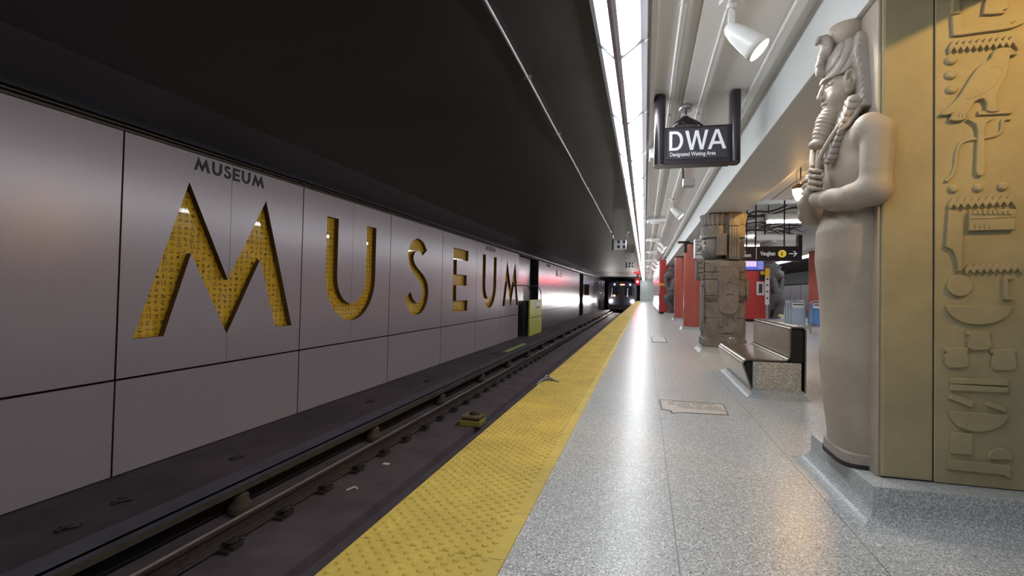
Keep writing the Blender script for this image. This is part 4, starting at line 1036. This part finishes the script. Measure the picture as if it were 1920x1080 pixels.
# far wall panels with a double door shape seen behind the bags
# ---- signs
r = thing('waiting_area_sign', (.5, 4.85, ZC), 'black hanging sign reading DWA Designated Waiting Area between two posts', 'sign')
YS = 4.85
def at(px, py, Y=YS): p = unp(px, py, Y); return p
pL = at(1240, 300); pR = at(1382, 296)
x0, x1 = at(1247, 270).x, at(1369, 270).x; zt, zb = at(1308, 236).z, at(1308, 304).z
ob = []
for (a, b, zlow) in ((at(1227, 250).x, at(1248, 250).x, at(1240, 308).z), (at(1370, 250).x, at(1391, 250).x, at(1380, 301).z)):
    bm = bmesh.new(); prof = []
    c, hw = (a+b)/2, (b-a)/2
    ring = [(c+hw*math.copysign(abs(math.cos(t))**.6, math.cos(t)), YS+.09+.10*math.copysign(abs(math.sin(t))**.8, math.sin(t))) for t in [2*PI*k/28 for k in range(28)]]
    A = [bm.verts.new((p[0], p[1], zlow)) for p in ring]; B = [bm.verts.new((p[0], p[1], ZC-.01)) for p in ring]
    for k in range(28): bm.faces.new((A[k], A[(k+1) % 28], B[(k+1) % 28], B[k]))
    bm.faces.new(A[::-1]); bm.faces.new(B); ob.append(put('post', bm, m_sign, auto=True))
ob.append(box('board', x0-.01, x1+.01, YS+.01, YS+.17, zb-.01, zt+.004, m_sign, bevel=.004)); ob.append(box('face_plate', x0+.022, x1-.022, YS+.004, YS+.012, zb+.035, zt-.018, m_signface))
sD = [[(0, 0), (.30, 0)]+arc((.32, .5), .38, .5, -90, 90, 16)+[(.30, 1), (0, 1)], [(.15, .14), (.15, .86), (.29, .86)]+arc((.31, .5), .235, .36, 90, -90, 14)+[(.29, .14)]]
sW = [[(.80+a, b) for a, b in ((0, 1), (.17, 1), (.33, .25), (.50, 1), (.66, 1), (.83, .25), (.99, 1), (1.15, 1), (.91, 0), (.75, 0), (.58, .74), (.41, 0), (.25, 0))]]
sA = [[(1.93+a, b) for a, b in ((0, 0), (.36, 1), (.54, 1), (.90, 0), (.73, 0), (.645, .25), (.255, .25), (.17, 0))], [(1.93+a, b) for a, b in ((.305, .39), (.595, .39), (.45, .84))]]
me = shape2d('dwa', sD+sW+sA, .0015); wd = max(v.co.x for v in me.vertices); tw = at(1363, 262).x-at(1256, 262).x; me.transform(Matrix.Diagonal((tw/wd, 1, 1, 1)))
zcap = max(v.co.y for v in me.vertices); H_ = at(1308, 243.5).z-at(1308, 280).z; me.transform(Matrix.Diagonal((1, H_/zcap, 1, 1)))
me.transform(TO_SOUTH); me.transform(Matrix.Translation((at(1255, 262).x, YS+.002, at(1308, 280.5).z))); ob.append(link('large_lettering', me, m_txt))
me = text_mesh('Designated Waiting Area', .05, .001, .0006); wd = max(v.co.x for v in me.vertices); tw = at(1343, 288).x-at(1257, 288).x; me.transform(Matrix.Diagonal((tw/wd, 1, 1, 1)))
me.transform(TO_SOUTH); me.transform(Matrix.Translation((at(1256, 288).x, YS+.002, at(1300, 291.5).z))); ob.append(link('small_lettering', me, m_txt)); adopt(r, *ob)
# direction sign
YD = 12.0
r = thing('direction_sign', (2.7, YD, 1.8), 'long black hanging direction sign with a yellow line bubble and white arrow', 'sign')
ob = [box('board', unp(1340, 475, YD).x, unp(1503, 475, YD).x, YD+.02, YD+.16, unp(1450, 489, YD).z, unp(1450, 461.5, YD).z, m_sign, bevel=.006)]
ob.append(box('end_post', unp(1497, 475, YD).x, unp(1504.5, 475, YD).x, YD, YD+.2, unp(1500, 490, YD).z, unp(1500, 440, YD).z, m_sign, bevel=.01))
ob.append(box('divider', unp(1418, 475, YD).x, unp(1418.8, 475, YD).x, YD+.015, YD+.02, unp(1418, 486, YD).z, unp(1418, 463, YD).z, m_txt))
def word(s, px, py, wpx, hpx, name='lettering'):
    me = text_mesh(s, .1, .001, .002); wd = max(v.co.x for v in me.vertices); zc = max(v.co.y for v in me.vertices)
    me.transform(Matrix.Diagonal(((unp(px+wpx, py, YD).x-unp(px, py, YD).x)/wd, (unp(px, py-hpx, YD).z-unp(px, py, YD).z)/zc, 1, 1)))
    me.transform(TO_SOUTH); p = unp(px, py, YD); me.transform(Matrix.Translation((p.x, YD+.017, p.z))); ob.append(link(name, me, m_txt))
word('Vaughan', 1426, 478.5, 28, 7.5); word('South', 1380, 473.5, 18, 6.5); word('Union', 1384, 481.5, 24.5, 7)
p = unp(1467, 475.5, YD); bm = bmesh.new(); lathe(bm, [(.081, 0), (.081, .006)], (p.x, YD+.02, p.z), (0, -1, 0), 28); ob.append(put('line_bubble', bm, mat('bubble_yellow', (.85, .62, .08), .5, emit=(.85, .62, .08), estr=.3)))
me = text_mesh('1', .11, .001, .004); me.transform(TO_SOUTH); me.transform(Matrix.Translation((p.x-.032, YD+.012, p.z-.04))); ob.append(link('numeral', me, m_sign))
p = unp(1487, 475.5, YD); bm = bmesh.new(); w_ = .075
bx(bm, p.x-w_, p.x+w_-.01, YD+.012, YD+.018, p.z-.009, p.z+.009)
for s in (-1, 1):
    q = [(p.x+w_, p.z), (p.x+w_-.013, p.z+.013*0-.0), (p.x+.005, p.z+s*.062), (p.x+.028, p.z+s*.062)]
    v = [bm.verts.new((a, YD+.012, b)) for a, b in ((p.x+w_+.01, p.z), (p.x+w_-.018, p.z), (p.x+.002, p.z+s*.06), (p.x+.03, p.z+s*.06))]; bm.faces.new(v)
ob.append(put('arrow', bm, m_txt))
bm = bmesh.new()
for x in (2.15, 2.9): tube(bm, [(x, YD+.09, unp(1450, 462, YD).z), (x, YD+.09, 3.16)], .015, 6)
ob.append(put('hangers', bm, m_clip)); adopt(r, *ob)
# arrival screen
YM = 13.0
r = thing('information_screen', (2.3, YM, 1.6), 'lit blue and pink information screen hanging above the red wall block', 'screen')
a = box('case', unp(1360, 498, YM).x, unp(1433.5, 498, YM).x, YM, YM+.1, unp(1415, 508, YM).z, unp(1415, 487, YM).z, m_sign); b = box('blue_panel', unp(1362, 498, YM).x, unp(1432, 498, YM).x, YM-.01, YM, unp(1415, 506, YM).z, unp(1415, 488, YM).z, m_screen)
c = box('pink_panel', unp(1364, 498, YM).x, unp(1418, 498, YM).x, YM-.014, YM-.01, unp(1415, 500, YM).z, unp(1415, 489, YM).z, m_screen2)
bm = bmesh.new()
for k in range(4): bx(bm, unp(1421, 498, YM).x, unp(1431, 498, YM).x, YM-.014, YM-.01, unp(1425, 492+3.5*k, YM).z, unp(1425, 490.6+3.5*k, YM).z)
d = put('text_rows', bm, m_txt); e = box('hanger', 2.5, 2.53, YM+.03, YM+.06, 1.8, 3.15, m_dark); adopt(r, a, b, c, d, e)
#@@FIX
# ---- white bullet spotlights
def spot(x, y, lab, on=True):
    r = thing('spotlight', (x, y, ZC), lab, 'light', 'white bullet spotlights on the conduit')
    bm = bmesh.new(); lathe(bm, [(.075, -.03), (.075, 0), (.03, 0)], (x, y, ZC-.0), n=20); lathe(bm, [(.03, -.06), (.03, -.01)], (x, y, ZC), n=12); a = put('canopy', bm, m_white)
    bm = bmesh.new(); tube(bm, [(x, y, ZC-.05), (x, y, ZC-.16)], .014, 8); bx(bm, x-.02, x+.02, y-.014, y+.014, ZC-.18, ZC-.07); tube(bm, [(x, y-.02, ZC-.11), (x, y+.02, ZC-.11)], .011, 8); b = put('joint', bm, m_white, bevel=.003)
    ax = Vector((.66, -.16, -.68)).normalized(); c0 = Vector((x-.03, y, ZC-.165))
    bm = bmesh.new(); lathe(bm, [(.004, 0), (.024, .006), (.042, .03), (.057, .08), (.068, .15), (.074, .21), (.077, .222), (.079, .27), (.073, .27), (.071, .26)], c0, ax, 32, close=False); c = put('shade', bm, m_white, smooth=True)
    bm = bmesh.new(); lathe(bm, [(.0715, .256), (.072, .262)], c0, ax, 32); d = put('lens', bm, m_lens)
    adopt(r, a, b, c, d); e = c0+ax*.29
    if on: lamp('SPOT', 'spot_beam', e, on, (1, .93, .86), .05, target=e+ax, spot_size=1.5, spot_blend=.6)
    return r
spot(.50, 3.38, 'nearest large white bullet spotlight above the platform', 42)
spot(.50, 10.3, 'white bullet spotlight beyond the DWA sign, second in the row', 55)
spot(.47, 17.4, 'third white bullet spotlight, upper one of the middle pair', 12)
spot(.45, 18.9, 'fourth white bullet spotlight, lower one of the middle pair', 12)
spot(.45, 25.3, 'fifth white bullet spotlight beside the red enclosure', 12); spot(.45, 28.6, 'sixth white bullet spotlight just past the enclosure corner', 8); spot(.42, 33, 'last small white bullet spotlight far along the row', 0)
# conduits on the pale ceiling
for x, r_, lab in ((.205, .013, 'thin white conduit nearest the strip light'), (.485, .013, 'white conduit that carries the bullet spotlights'), (.885, .017, 'thick white conduit beside the beam')):
    bm = bmesh.new(); tube(bm, [(x+.004*math.sin(k*1.7), YA+k*1.5, ZC-.012-r_) for k in range(50)], r_, 8)
    for k in range(30): bx(bm, x-r_-.012, x+r_+.012, 1.2+2.1*k, 1.22+2.1*k, ZC-r_*2-.006, ZC)
    for k in range(12): tube(bm, [(x, 2.9+4.6*k, ZC-.012-r_), (x, 3.0+4.6*k, ZC-.012-r_)], r_*1.4, 8)
    tag(put('ceiling_conduit', bm, m_white), lab, 'conduit')
# dome camera behind the sign
r = thing('ceiling_camera', (.36, 5.2, ZC), 'grey ceiling camera with a dark hood just behind the DWA sign', 'camera')
bm = bmesh.new(); lathe(bm, [(.06, -.055), (.065, -.01), (.06, 0)], (.36, 5.2, ZC), n=18); a = put('mount', bm, m_alu)
bm = bmesh.new(); tube(bm, [(.36, 5.2, ZC-.05), (.36, 5.2, ZC-.14)], .014, 8); b = put('stem', bm, m_alu)
bm = bmesh.new(); lathe(bm, [(.12, -.22), (.11, -.18), (.05, -.13), (.03, -.11)], (.36, 5.2, ZC), n=20); tube(bm, [(.38, 5.2, ZC-.12), (.46, 5.19, ZC-.17), (.52, 5.18, ZC-.22)], .012, 6); c = put('hood', bm, m_sign); adopt(r, a, b, c)
r = thing('ceiling_speaker', (.52, 7.0, 2.5), 'small grey box on a bent bracket below the DWA sign', 'speaker')
p = unp(1291, 341, 7.0); a = box('case', p.x-.07, p.x+.08, 7.0, 7.15, p.z-.05, p.z+.05, m_alu, bevel=.008); bm = bmesh.new(); tube(bm, [(p.x-.06, 7.07, p.z+.05), (p.x-.07, 7.07, p.z+.2), (p.x-.07, 7.07, ZC)], .012, 6); b = put('bracket', bm, m_dark); adopt(r, a, b)
r = thing('ceiling_box', (.06, 6.4, 2.7), 'small white box on the ceiling left of the DWA sign', 'box')
a = box('case', .03, .16, 6.4, 6.6, 2.66, ZC, m_white, bevel=.008); b = box('front', .045, .12, 6.395, 6.4, 2.68, 2.74, m_beam); adopt(r, a, b)
for i, y in enumerate([12.6, 17.0, 22.0, 27.5, 33.5, 40]):
    bm = bmesh.new(); bx(bm, .02, .46, y, y+.25, ZC-.13, ZC-.05); bx(bm, .14, .34, y+.05, y+.2, ZC-.16, ZC-.13); bx(bm, .22, .26, y+.1, y+.14, ZC-.05, ZC)
    tag(put('cross_tray', bm, m_white, bevel=.01), ['nearest', 'second', 'third', 'fourth', 'fifth', 'sixth'][i]+' white tray set crosswise under the ceiling beside the strip light, counted from the viewer', 'tray', 'white crosswise trays')
# ---- warm pendant lamps between the columns
def pendant(x, y, z, lab, e=38, mesh=True):
    r = thing('pendant_lamp', (x, y, z), lab, 'lamp', 'warm pendant lamps')
    bm = bmesh.new(); lathe(bm, [(.055, 0), (.085, .06), (.10, .12), (.10, .15), (.03, .16)], (x, y, z-.08), n=24); a = put('globe', bm, m_warm)
    bm = bmesh.new(); lathe(bm, [(.11, .07), (.10, .11), (.05, .14), (.02, .15)], (x, y, z), n=24, close=False); tube(bm, [(x, y, z+.15), (x, y, ZC)], .01, 6); tube(bm, [(x-.05, y, z+.11), (x-.05, y, ZC)], .004, 5); b = put('cap_and_rods', bm, m_brown); adopt(r, a, b)
    lamp('POINT', 'lamp_light', (x, y, z-.14), e, WARM, .07)
pendant(2.11, 7.95, 2.45, 'glowing warm pendant lamp beside the statue elbow', 10)
lamp('SPOT', 'column_floodlight', (2.35, 1.35, 2.78), 105, (1, .60, .17), .03, target=(1.3, 2.76, 2.05), spot_size=1.15, spot_blend=.9)
lamp('SPOT', 'column_floodlight', (2.15, 8.9, 2.75), 60, (1, .58, .14), .03, target=(1.66, 9.5, 2.36), spot_size=.6, spot_blend=.5)
# ---- fluorescent battens over the middle
def batten(px0, px1, py, Y, lab, hz=.17):
    a = unp(px0, py, Y); b = unp(px1, py, Y)
    r = thing('fluorescent_batten', ((a.x+b.x)/2, Y, a.z), lab, 'light', 'fluorescent battens')
    p = box('housing', a.x, b.x, Y-.02, Y+.2, a.z+.02, a.z+hz, m_ceil); q = box('tube', a.x+.02, b.x-.02, Y-.03, Y+.12, a.z-.03, a.z+.02, m_tube2)
    bm = bmesh.new()
    for x in (a.x+.05, b.x-.05): tube(bm, [(x, Y+.1, a.z+hz), (x, Y+.1, 3.15)], .012, 6)
    s = put('hangers', bm, m_clip); adopt(r, p, q, s)
batten(1438, 1540, 415, 13, 'long fluorescent batten nearest behind the statue elbow')
batten(1380, 1418, 443, 17, 'fluorescent batten just above the left half of the direction sign', .12)
batten(1385, 1425, 461, 21, 'farthest fluorescent batten over the direction sign', .12)
a = unp(1418, 450, 14.5); r = thing('cable_tray', (3, 14.5, 2.3), 'beige hanging cable tray with two small cups, above the word on the direction sign', 'tray')
p = box('tray', a.x, unp(1494, 450, 14.5).x, 14.5, 14.8, a.z, unp(1418, 440, 14.5).z, m_ceil, bevel=.01); obs = [p]
for px in (1454, 1478):
    q = unp(px, 452, 14.5); bm = bmesh.new(); lathe(bm, [(.07, -.02), (.06, .04), (.02, .07)], (q.x, 14.6, q.z), n=14); obs.append(put('cup', bm, m_ceil))
bm = bmesh.new()
for px in (1436, 1482):
    q = unp(px, 442, 14.5); tube(bm, [(q.x, 14.62, q.z), (q.x, 14.62, 3.2)], .02, 6)
obs.append(put('hangers', bm, m_clip)); adopt(r, *obs)
# cables in the open ceiling
rg3 = random.Random(11); bm = bmesh.new()
for k in range(34):
    x = rg3.uniform(1.9, 4.2); y = rg3.uniform(11, 17); z = rg3.uniform(2.85, 3.1); d = rg3.choice([(1, 0), (0, 1), (.7, .7), (-.6, .8)])
    L_ = rg3.uniform(1.2, 3.2); pts = [(x+d[0]*L_*t/5, y+d[1]*L_*t/5, z+rg3.uniform(-.06, .06)) for t in range(6)]
    tube(bm, catmull(pts, 4), rg3.uniform(.012, .024), 5)
o = tag(put('ceiling_cables', bm, m_clip), 'tangle of dark cables under the open ceiling behind the pendant lamp', 'cables'); o['kind'] = 'stuff'
# ---- bench
r = thing('bench', (1.25, 6.4, 0), 'stainless steel bench wrapped over a granite block, before the warrior column', 'bench')
BY0, BY1 = 5.5, 7.2
a = box('granite_block', 1.05, 1.483, BY0+.0, BY1, -.0, .352, m_granite, bevel=.006)
def shell(pts, th):
    P = [Vector((p[0], p[1], 0)) for p in pts]; out = []; inn = []
    for i, p in enumerate(P):
        t = (P[min(i+1, len(P)-1)]-P[max(i-1, 0)]).normalized(); n = Vector((-t.y, t.x, 0)); out.append((p.x, p.y)); inn.append((p.x-n.x*th, p.y-n.y*th))
    return out+inn[::-1]
def rc(c, r_, a0, a1, n=6): return [(c[0]+r_*math.cos(math.radians(a0+(a1-a0)*i/n)), c[1]+r_*math.sin(math.radians(a0+(a1-a0)*i/n))) for i in range(n+1)]
path = [(1.046, .02)]+rc((1.008, .318), .058, 192, 90)+[(1.30, .378)]+rc((1.325, .425), .048, 270, 360, 5)+rc((1.415, .668), .042, 180, 90)+rc((1.478, .664), .046, 90, 0)+[(1.524, .066)]
bm = bmesh.new(); extrude_profile(bm, shell(path, .015), BY0, BY1)
for f in bm.faces: f.smooth = False
b = put('steel_shell', bm, m_sillver, auto=True)
bm = bmesh.new(); extrude_profile(bm, [(1.388, .36), (1.388, .66), (1.41, .69), (1.48, .69), (1.505, .66), (1.505, .36)], BY0+.03, BY1-.03); extrude_profile(bm, [(1.045, .06), (.975, .30), (1.0, .35), (1.045, .355)], BY0+.03, BY1-.03); c = put('dark_core', bm, m_black)
bm = bmesh.new(); tube(bm, catmull([(1.05, 7.0, .376), (1.05, 7.0, .44), (1.09, 7.0, .46), (1.13, 7.0, .44), (1.13, 7.0, .376)], 4), .008, 6); d = put('arm_loop', bm, m_chrome)
e = plinth('plinth', 1.04, 1.50, BY0-.005, BY1+.02, .012, m_plinth, .08); adopt(r, a, b, c, d, e)
# ---- floor plates
P = [(1235, 749), (1357, 757.5), (1367, 779), (1275, 774), (1259, 775.5), (1257, 771), (1239, 767.5)]
FP = [Vector((0, 0, 1))+(lambda d: d*(-1/d.z))(r2*((a-960)/F)+d2*((b-cy)/F)+fw) for a, b in P]
r = thing('floor_plaque', (FP[0].x, FP[0].y, 0), 'cream speech-bubble floor plaque with rows of small writing', 'plaque')
cx_ = sum(p.x for p in FP)/7; cy_ = sum(p.y for p in FP)/7
me = shape2d('p', [[(p.x, p.y) for p in FP]], .001); me.transform(Matrix.Translation((0, 0, .0015))); a = link('rim', me, m_platedge)
me = shape2d('p', [[(cx_+(p.x-cx_)*.95+.006, cy_+(p.y-cy_)*.90) for p in FP]], .001); me.transform(Matrix.Translation((0, 0, .003))); b = link('face', me, m_brass)
bm = bmesh.new(); rr = random.Random(9)
for row in range(6):
    y = 5.0-.052*row; x = .22+rr.uniform(0, .1); xe = .62+.01*row
    while x < xe:
        wd = rr.uniform(.007, .018)
        if rr.random() < .88: bx(bm, x, x+wd, y-.012, y+.014*rr.uniform(.4, 1), .0035, .0045)
        x += wd+.007
c = put('worn_writing', bm, mat('plaque_ink', (.12, .09, .09), .7)); adopt(r, a, b, c)
r = thing('floor_grate', (.31, 11.6, 0), 'small dark-rimmed metal plate set in the floor farther along', 'plate')
a = box('rim', .155, .475, 10.95, 12.3, .0005, .004, m_platedge); b = box('plate', .185, .445, 11.1, 12.2, .004, .006, m_sticker)
bm = bmesh.new()
for k in range(3): bx(bm, .20, .43, 11.3+.27*k, 11.36+.27*k, .006, .007)
c = put('bars', bm, m_platedge); adopt(r, a, b, c)
# ---- bag stands
def bagstand(cx_, cy_, n, m, lab, wd=.42, frame=True):
    r = thing('bag_stand', (cx_, cy_, 0), lab, 'bin stand', 'hanging bag stands'); ob = []
    for k in range(n):
        y = cy_+k*.28; bm = bmesh.new(); tube(bm, [(cx_-wd/2, y, .02), (cx_-wd/2, y, .82)]+[(cx_-wd/2+.08*(1-math.cos(a)), y, .82+.08*math.sin(a)) for a in (.5, 1, PI/2)]+[(cx_+wd/2-.08, y, .90), (cx_+wd/2, y, .84), (cx_+wd/2, y, .02)], .016, 8)
        ob.append(put('tube_frame', bm, m_chrome))
        # bag: gathered top, fuller foot
        bm = bmesh.new(); rings = []
        for i in range(9):
            t = i/8; z = .84-.62*t; R_ = wd*.46*(1+.28*t-.9*max(0, t-.9)*3); ring = []
            for q in range(20):
                an = 2*PI*q/20; w_ = 1+.05*math.sin(an*5+i*.9+k)+.03*math.sin(an*9+i)
                ring.append(bm.verts.new((cx_+R_*w_*math.cos(an), y+.13+R_*.42*w_*math.sin(an), z)))
            rings.append(ring)
        for i in range(8):
            for q in range(20): bm.faces.new((rings[i][q], rings[i][(q+1) % 20], rings[i+1][(q+1) % 20], rings[i+1][q])).smooth = True
        bm.faces.new(rings[-1]); ob.append(put('bag', bm, m))
        bm = bmesh.new(); bx(bm, cx_-wd*.4, cx_+wd*.4, y-.02, y-.012, .69, .83); ob.append(put('sign_band', bm, m_sticker))
        bm = bmesh.new(); bx(bm, cx_-wd*.36, cx_+wd*.36, y-.024, y-.02, .77, .80); ob.append(put('band_text', bm, m_signface))
    adopt(r, *ob)
bagstand(4.18, 15.9, 3, m_glass, 'row of clear plastic bags hooked on steel hoops, left of the blue bag', .36)
bagstand(4.70, 15.7, 1, m_bluebag, 'blue plastic bag on a steel hoop, half hidden by the statue', .5)
#@@TRAIN
TY = 60.0
tn = thing('subway_train', (-2.6, TY, -1.1), 'silver subway train with lit headlights coming along the left track', 'train')
ob = []
bm = bmesh.new(); A = [(-1.5, -.9), (-1.5, 1.6), (-1.35, 2.1), (-.9, 2.38), (.9, 2.38), (1.35, 2.1), (1.5, 1.6), (1.5, -.9)]
extrude_profile(bm, [(-2.6+a, b) for a, b in A], TY, TY+23); ob.append(put('car_body', bm, m_train, bevel=.05))
ob.append(box('windscreen', -2.6-1.2, -2.6+1.2, TY-.04, TY, .75, 1.75, m_trainglass)); ob.append(box('front_skirt', -4.0, -1.2, TY-.1, TY, -.9, -.35, m_dark)); ob.append(box('front_door', -2.95, -2.25, TY-.05, TY, -.3, 1.75, m_train, bevel=.02))
for x in (-3.76, -1.32):
    bm = bmesh.new(); lathe(bm, [(.15, 0), (.15, .05)], (x, TY-.02, .07), (0, -1, 0), 20); h = put('headlight', bm, m_head); ob.append(h)
for x in (-3.38, -1.62):
    bm = bmesh.new(); lathe(bm, [(.07, 0), (.07, .05)], (x, TY-.02, 2.0), (0, -1, 0), 12); ob.append(put('marker_light', bm, m_blue))
    bm = bmesh.new(); tube(bm, [(x-.3, TY-.12, .6), (x-.3, TY-.14, 1.0), (x-.26, TY-.12, 1.6)], .05, 6); ob.append(put('mirror_bar', bm, m_white))
ob.append(box('destination_sign', -2.75, -2.25, TY-.06, TY-.02, 1.93, 2.03, m_orange)); ob.append(box('step_light', -3.5, -3.3, TY-.12, TY-.05, .62, .78, m_orange)); adopt(tn, *ob)
for x in (-3.76, -1.32): lamp('SPOT', 'headlight_beam', (x, TY-.2, .07), 520, (1, .97, .95), .12, target=(x-.4, 10, -.3), spot_size=.44, spot_blend=.5)
# red signal
r = thing('red_signal', (-.72, 50, 2.3), 'lit red signal lamp hanging over the platform edge before the train', 'signal')
a = box('case', -.95, -.45, 50.02, 50.2, 1.75, 2.55, m_black, bevel=.03); bm = bmesh.new(); lathe(bm, [(.10, 0), (.08, .05)], (-.68, 50.0, 2.13), (0, -1, 0), 18); b = put('lens', bm, m_redlit); c = box('hanger', -.75, -.6, 50.05, 50.15, 2.55, ZC, m_black)
bm = bmesh.new(); tube(bm, catmull([(-.9, 49.95, 2.62), (-.85, 49.95, 2.8), (-.7, 49.95, 2.72), (-.55, 49.95, 2.8), (-.45, 49.95, 2.6)], 4), .02, 6); d = put('wiring', bm, m_chrome); adopt(r, a, b, c, d)
lamp('POINT', 'signal_glow', (-.68, 49.8, 2.13), 55, (1, .02, .05), .1)
#@@END
